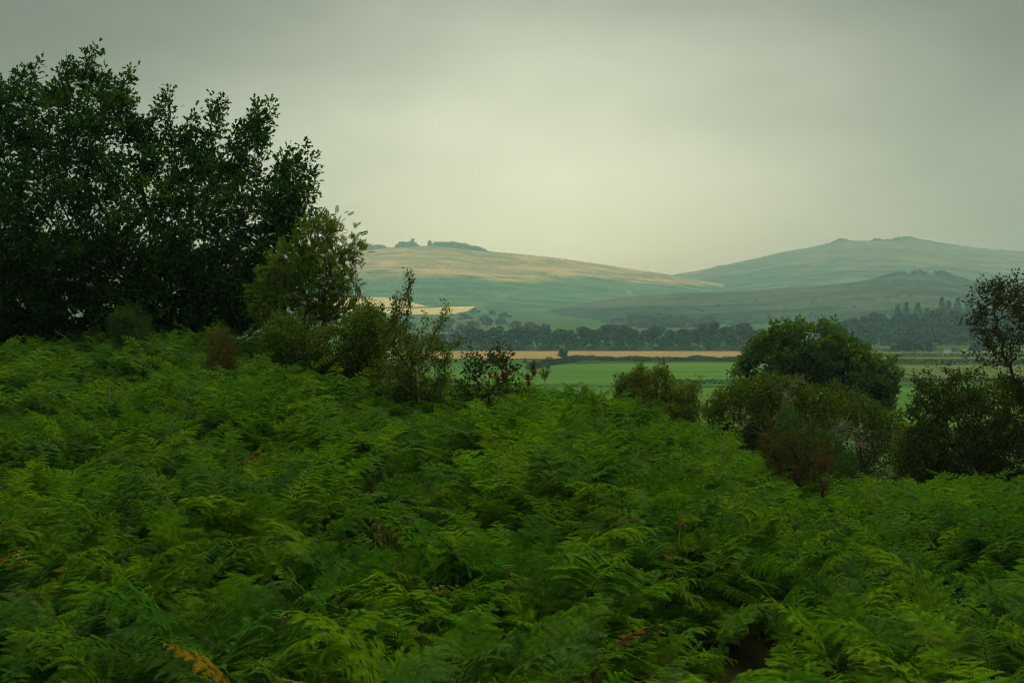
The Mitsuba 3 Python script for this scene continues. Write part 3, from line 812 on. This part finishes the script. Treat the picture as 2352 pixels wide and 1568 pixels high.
def shrub(key, outline, D, depth, n, label, cols, leaf=DIAMOND, size=.045, per=34, extra=(), cat='shrub', gap=.42, scale=.5, seed=1, rootx=None, twig=.2, up=.6, rtip=.003, rmax=.05, path=None, **kw):
    rs = np.random.default_rng(200 + seed)
    p = volume(outline, D, depth, n, rs, gap=gap, scale=scale, seed=seed)
    ex = []
    for (xa, ya), (xb, yb), m in extra:
        dy = rs.normal() * depth * .3
        for t in np.linspace(0, 1, m):
            ex.append(at(xa + (xb - xa) * t + 6 * math.sin(3 * t), ya + (yb - ya) * t, D + dy) + rs.normal(size=3) * .012)
    if ex:
        p = np.vstack([p, ex])
    xs_ = [q[0] for q in outline]
    r = root_at(rootx if rootx is not None else (min(xs_) + max(xs_)) / 2, D)
    low = p[:, 2].min()
    topz = max(r[2] + .5, min(low + .25 * (p[:, 2].max() - low), r[2] + 3))
    woody(key, r, np.array([r[0], r[1], topz]), p, rs, leaf, size, per, cols, twig=twig, rtip=rtip, rmax=rmax, up=up, **kw)
    tag(key, label, cat)


shrub('hawthorn_shrub', [(850, 870), (862, 800), (880, 762), (905, 748), (925, 742), (945, 755), (965, 775), (985, 780), (1010, 784), (1030, 810), (1030, 860), (1010, 920), (870, 920)], 26.5, .8, 290,
      'hawthorn shrub with long upright shoots before the pale fields, right of the rowan', HAWG, ROUND, .04, 32, [((896, 750), (910, 690), 9), ((905, 745), (943, 628), 15), ((925, 770), (938, 680), 9), ((880, 780), (905, 712), 8), ((985, 790), (1024, 706), 11), ((1000, 800), (1055, 790), 7), ((880, 760), (872, 700), 5), ((960, 770), (975, 735), 4)],
      seed=1, gap=.46, twig=.12)
shrub('thorn_shrub', [(600, 800), (610, 740), (660, 725), (740, 760), (800, 750), (830, 715), (870, 715), (880, 760), (870, 850), (800, 870), (700, 860), (620, 840)], 27.5, .9, 620,
      'brownish mixed shrub under the rowan, edging the bracken', HAWG + ROW[:2], ROUND, .045, 32, [((740, 770), (700, 720), 5), ((840, 730), (850, 700), 4)], seed=2, gap=.44, twig=.15)
shrub('willow_shrub', [(790, 780), (800, 725), (835, 700), (862, 720), (880, 760), (905, 745), (940, 760), (960, 800), (930, 870), (810, 870)], 31, .8, 300, 'pale green shrub behind the hawthorn shoots', [(.05, .10, .03), (.04, .085, .02)], DIAMOND, .05, 26,
      [((850, 720), (845, 695), 3)], seed=3, twig=.16)
shrub('bramble_shrub', [(1050, 870), (1065, 825), (1090, 815), (1110, 835), (1130, 800), (1145, 793), (1160, 810), (1165, 840), (1185, 855), (1205, 900), (1190, 940), (1060, 940), (1045, 900)], 24, .5, 110, 'small leafy briar shrub on the bracken skyline left of the red docks',
      [(.024, .065, .012), (.035, .08, .012), (.018, .05, .012), (.06, .04, .012)], ROUND, .05, 14, [((1128, 830), (1140, 793), 5), ((1150, 830), (1166, 812), 4), ((1085, 840), (1078, 806), 4)], seed=4, twig=.12)
shrub('gorse_bush', [(1415, 900), (1430, 868), (1460, 862), (1470, 845), (1490, 862), (1510, 850), (1530, 858), (1545, 880), (1580, 890), (1600, 885), (1595, 920), (1605, 970), (1580, 1030), (1480, 1030), (1420, 980)], 28, .9, 640,
      'olive green thorn bush on the skyline before the bright pasture', HAWG, ROUND, .04, 36, [((1465, 870), (1468, 835), 5), ((1515, 870), (1520, 838), 5), ((1440, 885), (1425, 868), 3), ((1560, 900), (1600, 878), 4)], seed=5, gap=.4, twig=.13)
# the round oak on the lower slope
rs = np.random.default_rng(103)
round_line = [(1697, 900), (1693, 860), (1705, 830), (1725, 808), (1730, 790), (1755, 778), (1780, 760), (1810, 756), (1840, 752), (1865, 758), (1890, 752), (1915, 758), (1935, 780), (1960, 790), (1985, 805), (2005, 830), (2020, 850), (2045, 840), (2056, 865), (2050, 900), (2045, 935),
              (2020, 960), (1960, 960), (1890, 900), (1850, 890), (1800, 905), (1740, 940), (1705, 930)]
pts = volume(round_line, 85, 4.3, 1500, rs, gap=.475, scale=1.5, seed=6, roundness=.8)
pts = np.vstack([pts] + [[at(x + rs.normal() * 3, y - 10 * t, 85 + rs.normal() * 2) for t in (.2, .6, 1.)] for x, y in round_line[:22] if rs.random() < .8])
woody('oak_tree_001', root_at(1846, 85), np.array([fx(1846, 85), 85, EYE - 4.6]), pts, rs, ROUND, .20, 28, OAKB, twig=.36, rtip=.008, rmax=.28, up=.7)
tag('oak_tree_001', 'round crowned oak standing alone before the valley fields at the right', 'tree')
shrub('hawthorn_tree', [(1615, 945), (1640, 915), (1670, 900), (1690, 882), (1730, 880), (1760, 868), (1800, 872), (1840, 880), (1860, 905), (1850, 980), (1840, 1050), (1800, 1090), (1720, 1060), (1650, 1010)], 40, 1.7, 760, 'bronze tinged hawthorn in front of the left half of the round oak', HAW, ROUND, .066, 34,
      seed=6, scale=.9, cat='tree', twig=.24, rmax=.12)
shrub('hawthorn_tree_001', [(1830, 950), (1850, 895), (1890, 878), (1930, 885), (1975, 915), (2020, 930), (2060, 950), (2080, 1000), (2095, 1080), (2060, 1150), (1900, 1150), (1830, 1080)], 41, 1.7, 760, 'bronze hawthorn with bare grey twigs in front of the right half of the round oak', HAW, ROUND, .066, 32,
      seed=7, scale=.9, cat='tree', twig=.24, rmax=.12)
shrub('hawthorn_tree_002', [(2060, 1010), (2090, 985), (2140, 990), (2200, 1000), (2260, 1010), (2300, 1040), (2310, 1140), (2180, 1150), (2050, 1150)], 37, 1.4, 560, 'low dark hawthorn thicket between the bronze hawthorns and the right edge', HAW, ROUND, .06, 28, seed=8, cat='tree', twig=.24, rmax=.1)
shrub('blackthorn_bush', [(2070, 1000), (2098, 930), (2110, 890), (2135, 880), (2150, 905), (2180, 875), (2220, 855), (2260, 860), (2300, 870), (2360, 880), (2440, 900), (2440, 1100), (2300, 1110), (2180, 1110), (2075, 1100)], 34, 1.5, 820, 'dark blackthorn thicket under the tree at the right edge', [(.030, .062, .010), (.042, .072, .010), (.052, .064, .012)], ROUND, .058, 40,
      [((2118, 900), (2105, 868), 5), ((2185, 885), (2178, 850), 4), ((2140, 900), (2125, 862), 4)], seed=9, cat='bush', twig=.2, rmax=.08)
shrub('thorn_tree', [(2250, 730), (2240, 710), (2260, 690), (2255, 650), (2290, 655), (2310, 640), (2345, 660), (2400, 640), (2480, 700), (2520, 900), (2440, 1000), (2350, 960), (2300, 860), (2265, 800), (2235, 765)], 31, 1.2, 560, 'dark thorn tree leaning in from the right edge of the picture', [(.028, .046, .009), (.040, .055, .010), (.05, .05, .012)], ROUND, .050, 22,
      [((2290, 700), (2240, 668), 7), ((2330, 690), (2330, 632), 5), ((2260, 740), (2215, 740), 6), ((2280, 840), (2230, 815), 6), ((2290, 680), (2255, 648), 5), ((2320, 670), (2308, 645), 4), ((2280, 720), (2235, 722), 6), ((2270, 780), (2240, 760), 4), ((2250, 700), (2222, 690), 4)], seed=10, cat='tree', rootx=2420, twig=.17, rmax=.1, gap=.47)
shrub('gorse_bush_001', [(1745, 1010), (1775, 985), (1800, 995), (1840, 990), (1865, 970), (1880, 985), (1870, 1010), (1900, 1020), (1915, 1070), (1890, 1110), (1820, 1120), (1760, 1080)], 22.5, .5, 300, 'gorse bush with rusty brown dead sprays at the edge of the bracken, right of centre',
      [(.085, .050, .014), (.10, .058, .016), (.055, .055, .012), (.04, .08, .015), (.045, .085, .015)], NEEDLE, .05, 40, [((1770, 1000), (1752, 950), 4), ((1866, 1000), (1862, 950), 4)], seed=11, cat='gorse', twig=.10, up=.2, gap=.5, scale=.22)
shrub('gorse_bush_002', [(1870, 1105), (1880, 1060), (1895, 1062), (1908, 1110), (1905, 1170), (1870, 1170)], 21.5, .25, 100, 'small rusty gorse sprig beside the brown gorse bush', [(.085, .045, .013), (.06, .035, .012)], NEEDLE, .05, 40, seed=12, cat='gorse', twig=.1, up=.2)
shrub('gorse_bush_003', [(1780, 1020), (1790, 955), (1805, 930), (1825, 940), (1850, 975), (1925, 1000), (1960, 1040), (1960, 1100), (1900, 1120)], 23.5, .5, 240, 'green gorse rising behind the brown gorse bush', [(.035, .085, .018), (.05, .10, .02)], NEEDLE, .055, 46, seed=13, cat='gorse', twig=.12, up=.2)
shrub('gorse_bush_004', [(480, 800), (478, 765), (500, 752), (525, 762), (540, 820), (530, 880), (485, 880)], 25, .4, 170, 'round rusty brown gorse clump in the bracken below the oak', [(.11, .07, .02), (.085, .06, .016), (.055, .06, .016)], NEEDLE, .05, 40, seed=14, cat='gorse', twig=.10, up=.2, gap=.48, scale=.2)
shrub('gorse_bush_005', [(255, 790), (258, 730), (280, 700), (320, 705), (345, 740), (340, 790), (300, 800)], 27, .45, 190, 'dark green gorse standing before the shaded foot of the oak', [(.03, .075, .012), (.04, .085, .014)], NEEDLE, .06, 46, seed=15, cat='gorse', twig=.13, up=.2)

# bare grey twigs of the right-hand hawthorns
rs = np.random.default_rng(104)
for j, (xa, ya, xb, yb, D) in enumerate([(1800, 900, 1792, 960, 38.6), (1830, 960, 1790, 900, 38.4), (1850, 985, 1900, 1005, 38.5), (1880, 1030, 1930, 965, 38.6), (1850, 1000, 1800, 965, 38.4), (1890, 1035, 1960, 1000, 38.7), (1905, 1060, 1880, 1000, 38.5), (1790, 930, 1815, 870, 38.9), (1765, 985, 1745, 945, 38.6),
                                         (1950, 1010, 2000, 1020, 38.8), (1930, 1000, 1935, 950, 38.8), (1700, 985, 1730, 960, 38.7)]):
    a, b = at(xa, ya, D), at(xb, yb, D)
    n = 12
    t = np.linspace(0, 1, n)[:, None]
    P = a + (b - a) * t + np.cumsum(rs.normal(size=(n, 3)) * .05, 0) * [1, 1.5, 1]
    P_, Q_, r0, r1 = list(P[:-1]), list(P[1:]), list(np.linspace(.022, .008, n)[:-1]), list(np.linspace(.022, .008, n)[1:])
    for kk in range(2, n - 1):
        for _ in range(2):
            d = unit((b - a + rs.normal(size=3) * np.linalg.norm(b - a) * .8)[None])[0] * (.15 + .35 * rs.random())
            m = P[kk] + d * .5 + rs.normal(size=3) * .04
            P_ += [P[kk], m]; Q_ += [m, P[kk] + d + rs.normal(size=3) * .05]; r0 += [.009, .006]; r1 += [.006, .003]
    v, f = tubes(P_, Q_, r0, r1, 4)
    owner = 'hawthorn_tree' if xa < 1840 and xb < 1830 else 'hawthorn_tree_001'
    put(numbered(f'{owner}__dead_branch'), (v, f), 'dead_wood')

# docks gone to seed on the skyline
for j, (xd, y0, y1, D) in enumerate([(1222, 885, 834, 23), (1250, 890, 842, 23.3), (1212, 890, 862, 22.6), (1160, 880, 852, 23), (1140, 884, 858, 22.8)]):
    rs = np.random.default_rng(300 + j)
    a, b = at(xd, y0 + 30, D), at(xd + 3, y1, D)
    key = numbered('dock_plant')
    n = 460
    a[2] += .12
    sprig = rs.integers(0, 7, n)
    base_t, off = .55 + .42 * rs.random(7), rs.normal(size=(7, 3)) * [.05, .05, .03]
    t = np.clip(base_t[sprig] + (rs.random(n) - .35) * .16, .3, 1.0)
    pos = a + (b - a) * t[:, None] + off[sprig] * np.clip((t - base_t[sprig] + .1) * 5, .2, 1.2)[:, None] + rs.normal(size=(n, 3)) * .016
    R = frames(unit(rs.normal(size=(n, 3))), .3, rs)
    col = np.array([.12, .05, .018]) * (.5 + rs.random((n, 1)))
    v, f, c = stamp(*ROUND, R, pos, .014 + .010 * rs.random(n), col)
    put(key + '__seed_head', (v, f), 'leaf', color=c)
    labels[key + '__seed_head'] = {'kind': 'stuff'}
    tv, tf = tubes([a - [0, 0, .4]], [b], [.006], [.002])
    put(key + '__stem', (tv, tf), 'bark')
    tag(key, ['tallest red brown dock seed head on the bracken skyline', 'red brown dock seed head right of the tallest one', 'short red brown dock left of the tallest seed head', 'low red brown dock below the briar shrub, right one of the pair', 'low red brown dock below the briar shrub, left one of the pair'][j], 'dock', 'dock seed heads on the skyline')

# ---------------------------------------------------------------- bracken
def frond(seed, L=.75, W=.25, stipe=.55, npairs=13, npin=13, tris=2, lean0=.15, lean1=1.75, roll=0.0):
    """A bracken frond: stem rising from the origin, then a blade arching over towards +x. Returns (blade vertices, faces, uv), (stem vertices, faces)."""
    rs = np.random.default_rng(seed)
    m = 40
    s = np.linspace(0, 1, m)
    total = L + stipe
    k0 = stipe / total
    th = lean0 + (lean1 - lean0) * np.clip((s - k0 * .75) / (1 - k0 * .75), 0, 1) ** 1.25 + .10 * np.sin(s * 9 + seed)
    side = .12 * np.sin(s * 4 + seed * 1.7)
    step = total / (m - 1)
    d = np.stack([np.sin(th), side, np.cos(th)], 1); d = unit(d)
    P = np.vstack([[0, 0, 0], np.cumsum(d[:-1] * step, 0)])

    def point(t):
        return np.stack([np.interp(t, s, P[:, i]) for i in range(3)], 1)

    def tang(t):
        return unit(np.stack([np.interp(t, s, d[:, i]) for i in range(3)], 1))

    t0 = np.linspace(0, 1, npairs + 1)[:-1] ** .92
    tp = k0 + (1 - k0) * t0
    tp = np.repeat(tp, 2) + rs.normal(size=2 * npairs) * .004
    tp = np.clip(tp, k0, .995)
    sg = np.tile([1.0, -1.0], npairs)
    q = np.repeat(t0, 2)
    ln = W * 1.9 * (1 - q) ** .85 * np.minimum(1, .72 + q * 3.0) * (.88 + .24 * rs.random(2 * npairs)) + .012
    tg = tang(tp)
    lat = unit(np.cross(np.broadcast_to([0, 0, 1.0], tg.shape) + .001, tg)) ; lat = unit(lat - (lat * tg).sum(1, keepdims=True) * tg)
    lat = unit(np.where(np.abs(tg[:, 2:]) > .999, [0, 1.0, 0], lat))
    up = np.cross(tg, lat); up *= np.sign(up[:, 2:] + 1e-6)
    rl = roll * (.3 + .7 * q)[:, None]
    lat, up = lat * np.cos(rl) + up * np.sin(rl), up * np.cos(rl) - lat * np.sin(rl)
    fwd = .42 + .30 * rs.random(2 * npairs) + .35 * q
    base = point(tp)
    dirp = unit(lat * sg[:, None] + tg * fwd[:, None] + up * (.22 + .15 * rs.normal(size=(2 * npairs, 1))))
    # pinna axis: curves forward and droops
    u = np.linspace(0, 1, npin + 1)
    droop = .30 + .42 * rs.random(2 * npairs)
    ax = base[:, None] + dirp[:, None] * (ln[:, None] * u)[..., None] - np.array([0, 0, 1.0]) * (droop[:, None] * ln[:, None] * u ** 2)[..., None] + tg[:, None] * (.16 * ln[:, None] * u ** 2)[..., None]
    V, F, U = [], [], []
    n0 = 0
    mid = ax[:, :-1] + (ax[:, 1:] - ax[:, :-1]) * .5
    axd = unit(ax[:, 1:] - ax[:, :-1])
    gap = ln / npin
    lat2 = unit(np.cross(axd, up[:, None] + 0 * axd))
    nn = np.cross(lat2, axd)
    for sgn in (1.0, -1.0):
        plen = (ln[:, None] * .215 * (1 - u[None, :-1]) ** .75 * np.minimum(1, .55 + 2.2 * u[None, :-1]) + .004) * (.85 + .3 * rs.random((2 * npairs, npin)))
        dd = unit(lat2 * sgn + axd * .45 + nn * (rs.normal(size=(2 * npairs, npin, 1)) * .14 - .12))
        w = (gap[:, None] * .46 * (.9 + .3 * rs.random((2 * npairs, npin))))[..., None]
        a = mid - axd * w; b = mid + axd * w
        c = mid + dd * plen[..., None]
        uvx = np.broadcast_to(.55 * q[:, None] + .5 * u[None, :-1], plen.shape)
        if tris == 2:
            e = mid + dd * plen[..., None] * .62
            vv = np.stack([a * .8 + mid * .2, e - axd * w * .62, c, e + axd * w * .62, b * .8 + mid * .2], 2)
            k = 5; ff = np.array([[0, 1, 3], [0, 3, 4], [1, 2, 3]])
        else:
            vv = np.stack([a, c, b], 2); k = 3; ff = np.array([[0, 1, 2]])
        if sgn < 0:
            ff = ff[:, ::-1]
        vv = vv.reshape(-1, k, 3)
        V.append(vv.reshape(-1, 3)); U.append(np.repeat(uvx.reshape(-1), k))
        F.append((ff[None] + (np.arange(len(vv)) * k)[:, None, None]).reshape(-1, 3) + n0); n0 += len(vv) * k
    # midribs of the pinnae as thin blades
    wv = np.stack([ax[:, 0] + tg * .0022, ax[:, 0] - tg * .0022, ax[:, npin // 2] - up * .001, ax[:, -1]], 1)
    V.append(wv.reshape(-1, 3)); U.append(np.repeat(.3 + 0 * q, 4))
    F.append((np.array([[0, 2, 1], [0, 3, 2]])[None] + (np.arange(len(wv)) * 4)[:, None, None]).reshape(-1, 3) + n0)
    V, F, U = np.vstack(V), np.vstack(F), np.concatenate(U)
    ks = [0, 8, 16, 24, 32, 39] if tris == 2 else [0, 14, 27, 39]
    rr = np.interp(ks, [0, 39], [.0045, .001])
    st = tubes(P[ks[:-1]], P[ks[1:]], rr[:-1], rr[1:], 4 if tris == 2 else 3)
    return (V, F, np.stack([U, U * 0 + rs.random()], 1)), st


def group_of(key, parts):
    scene[key] = {'type': 'shapegroup', **parts}


NV = 14
for lod, (np_, npn, tr) in {'near': (12, 14, 2), 'mid': (10, 10, 1), 'far': (8, 7, 1)}.items():
    for v in range(NV if lod == 'near' else 9):
        r_ = np.random.default_rng(50 + v)
        (fv, ff, fu), st = frond(v + 1, L=.40 + .20 * r_.random(), W=.122 + .055 * r_.random(), stipe=.50 + .14 * r_.random(), npairs=np_, npin=npn, tris=tr, lean0=.10 + .2 * r_.random(), lean1=.7 + 1.15 * r_.random(), roll=r_.normal() * .6)
        sm = np.vstack([fv, st[0]]), np.vstack([ff, st[1] + len(fv)])
        uv = np.vstack([fu, np.full((len(st[0]), 2), .3)])
        group_of(f'frond_shape_{lod}_{v}', {'blade': mikit.ply(sm, 'fern_leaf', uv=uv)})
        if lod == 'near' and v < 3:
            for tone in ('yellow', 'dry', 'pale'):
                group_of(f'frond_shape_{tone}_{v}', {'blade': mikit.ply(sm, f'{tone}_fern_leaf', uv=uv)})


def instance(group, m):
    return {'type': 'instance', 'to_world': m, 'shapegroup': {'type': 'ref', 'id': group}}


HOLLOWS = [(fx(1003, 17.2), 17.2, .40, 1.1), (fx(1490, 15.8), 15.8, .34, .9), (fx(895, 16), 16, .26, .8), (fx(700, 10.2), 10.2, .30, .7), (fx(1330, 8.4), 8.4, .34, .6), (fx(1720, 11.0), 11.0, .24, .7)]
rs = np.random.default_rng(77)
plants = []
# jittered places; denser than one plant in each cell
cell = .292
for yy in np.arange(4.6, 44, cell):
    half = .43 * yy + 2.2
    for xx in np.arange(-half, half, cell):
        x, y = xx + rs.random() * cell, yy + rs.random() * cell
        xd = CX + FPX * x / y
        yr = np.interp(np.clip(xd, -900, 3300), YR_X, YR_Y)
        if y > yr + 5.0:
            continue
        if any(abs(x - hx_) < 1.5 * rx * (1 + .3 * math.sin(9 * y)) and abs(y - hy2) < 1.45 * ry for hx_, hy2, rx, ry in HOLLOWS):
            continue
        dens = meshkit.fbm(np.array([x * .55, y * .55, 2.0]), 3, seed=4)
        if dens < .405 and y < yr - 1.5 and rs.random() < .93:
            continue                                    # gaps that show the dark ground
        if y > 24 and rs.random() < .15:
            continue
        plants.append((x, y, dens))
plants = np.array(plants)
mound_h = .62 * (meshkit.fbm(np.column_stack([plants[:, :2] * .6, plants[:, :1] * 0]), 3, seed=9) - .5) * 2
ridge_at = np.interp(np.clip(CX + FPX * plants[:, 0] / plants[:, 1], -900, 3300), YR_X, YR_Y)
mound_h = mound_h * (1 - .6 * np.clip((plants[:, 1] - ridge_at + 9) / 8, 0, 1)) - .10
order = np.argsort(np.hypot(plants[:, 0], plants[:, 1]) + 1000 * (np.abs(plants[:, 0]) > .358 * plants[:, 1]) + 1000 * (plants[:, 1] < 6.7))
singles = set(order[:292].tolist())
zs = ground_z(plants[:, 0], plants[:, 1])


def place_frond(x, y, z, az, tilt, s, roll=0.0):
    return T().translate([float(x), float(y), float(z)]).rotate([0, 0, 1], float(az)).rotate([0, 1, 0], float(tilt)).rotate([0, 0, 1], float(roll)).scale(float(s))


for i, (x, y, dens) in enumerate(plants):
    n = 3 if rs.random() < .45 else 4
    a0 = rs.random() * 360
    s = (.78 + .42 * rs.random()) * (1 + mound_h[i] * .55)
    single = i in singles
    key = numbered('bracken_fern') if single else None
    lod = 'near' if y < 13.5 else 'mid' if y < 21 else 'far'
    nv = NV if lod == 'near' else 9
    dry = rs.random() < .005
    pale = rs.random() < .03
    for k in range(n):
        g = f'frond_shape_{lod}_{rs.integers(nv)}'
        if dry and k == 0 and lod == 'near':
            g = f'frond_shape_dry_{rs.integers(3)}'
        elif pale and lod == 'near':
            g = f'frond_shape_pale_{rs.integers(3)}'
        m = place_frond(x + rs.normal() * .05, y + rs.normal() * .05, zs[i] + mound_h[i] * .8 - .03, a0 + k * 360 / n + rs.normal() * 25, 2 + 42 * rs.random() ** 1.25, s * (.88 + .24 * rs.random()))
        e = instance(g, m)
        if single:
            scene[f'{key}__frond' + ('' if k == 0 else f'_{k:03d}')] = e
        else:
            scene[f'bracken__{i * 4 + k + 1:05d}'] = e
    if single:
        lb = 'green arching bracken fern, ' + place_words([x, y, zs[i] + .85])
        tag(key, apart(lb), 'fern', 'bracken ferns of the foreground')
tag('bracken', 'dense green bracken spreading over the slope behind the nearest ferns', 'bracken', kind='stuff')

# ferns that stand out
def special(xd, yd, D, fronds, label, tip=.95):
    """A plant whose fronds' tops show at that place: (group, azimuth, tilt, size) for each frond."""
    p = at(xd, yd, D)
    key = numbered('bracken_fern')
    for k, (g, az, tilt, s) in enumerate(fronds):
        m = place_frond(p[0], p[1], p[2] - tip * s, az, tilt, s)
        scene[f'{key}__frond' + ('' if k == 0 else f'_{k:03d}')] = instance(g, m)
    tag(key, label, 'fern')


special(640, 1440, 7.6, [('frond_shape_yellow_0', -150, 10, .95), ('frond_shape_yellow_1', -60, 18, .9), ('frond_shape_yellow_2', -100, 26, .9), ('frond_shape_dry_0', -30, 30, .8)], 'yellowing bracken fern at the bottom edge, left of centre', tip=.88)
special(560, 1450, 7.4, [('frond_shape_pale_0', -100, 14, .9), ('frond_shape_pale_1', 170, 16, .9)], 'pale grey green bracken fern left of the yellowing one at the bottom', tip=.88)
special(1020, 1400, 7.7, [('frond_shape_pale_2', -60, 16, 1.0), ('frond_shape_near_1', -130, 18, 1.0), ('frond_shape_near_2', 60, 14, .95), ('frond_shape_pale_0', 0, 24, .9)], 'large fan shaped bracken fern at the bottom, just left of centre', tip=.88)
special(1325, 850, 24, [('frond_shape_mid_1', 200, -12, .95), ('frond_shape_mid_3', 20, -8, .9)], 'upright bracken fern standing tallest against the bright pasture', tip=1.15)
special(1290, 870, 24.3, [('frond_shape_mid_2', 30, -6, .9), ('frond_shape_mid_4', 170, 0, .85)], 'bracken fern left of the tallest one against the bright pasture', tip=1.1)
special(1370, 868, 24.5, [('frond_shape_mid_0', 160, -10, .9), ('frond_shape_mid_5', -20, -4, .9)], 'bracken fern right of the tallest one against the bright pasture', tip=1.1)
special(515, 1005, 15, [('frond_shape_dry_1', 10, 30, .55)], 'single dead orange bracken frond lying in the green at the left', tip=.9)

# a few grass and dead bracken stalks standing out of the green
rs = np.random.default_rng(515)
for j, (xd, yb, yt, D, dead) in enumerate([(985, 870, 812, 22, 0), (962, 900, 850, 20, 0), (1105, 880, 838, 23, 0), (372, 1210, 1130, 12.0, 1), (1385, 935, 890, 21, 0), (1660, 1050, 1000, 18, 0), (735, 985, 935, 17, 0), (1150, 1110, 1050, 14, 1), (1560, 1230, 1165, 11.5, 1),
                                           (860, 1260, 1195, 11, 1), (250, 900, 862, 19, 1), (2010, 1160, 1112, 15, 0)]):
    a, b = at(xd, yb + 25, D), at(xd + rs.normal() * 6, yt, D)
    n = 7
    t = np.linspace(0, 1, n)[:, None]
    P = a + (b - a) * t + np.array([1, .3, -.15]) * (.10 * np.linalg.norm(b - a) * t ** 2) * rs.choice([-1, 1])
    key = numbered('dead_stalk' if dead else 'grass_stalk')
    v, f = tubes(P[:-1], P[1:], np.linspace(.004, .002, n - 1), np.linspace(.0036, .0015, n - 1), 4)
    put(key + '__stem', (v, f), 'dead_wood')
    m = 60 if not dead else 26
    i = rs.integers(n // 2, n, m)
    pos = P[i] + rs.normal(size=(m, 3)) * (.010 if not dead else .03)
    R = frames(unit(rs.normal(size=(m, 3)) * .7 + [0, 0, .8]), .3, rs)
    col = (np.array([.20, .20, .10]) if not dead else np.array([.16, .10, .04])) * (.6 + .8 * rs.random((m, 1)))
    v, f, c = stamp(*DIAMOND, R, pos, .022 + .016 * rs.random(m), col)
    put(key + ('__withered_leaves' if dead else '__seed_head'), (v, f), 'leaf', color=c)
    labels[key + ('__withered_leaves' if dead else '__seed_head')] = {'kind': 'stuff'}
    tag(key, ('withered brown bracken stalk among the green, ' if dead else 'pale grass stalk with a seed head, ') + place_words(b), 'stalk' if dead else 'grass', 'stalks standing in the bracken')
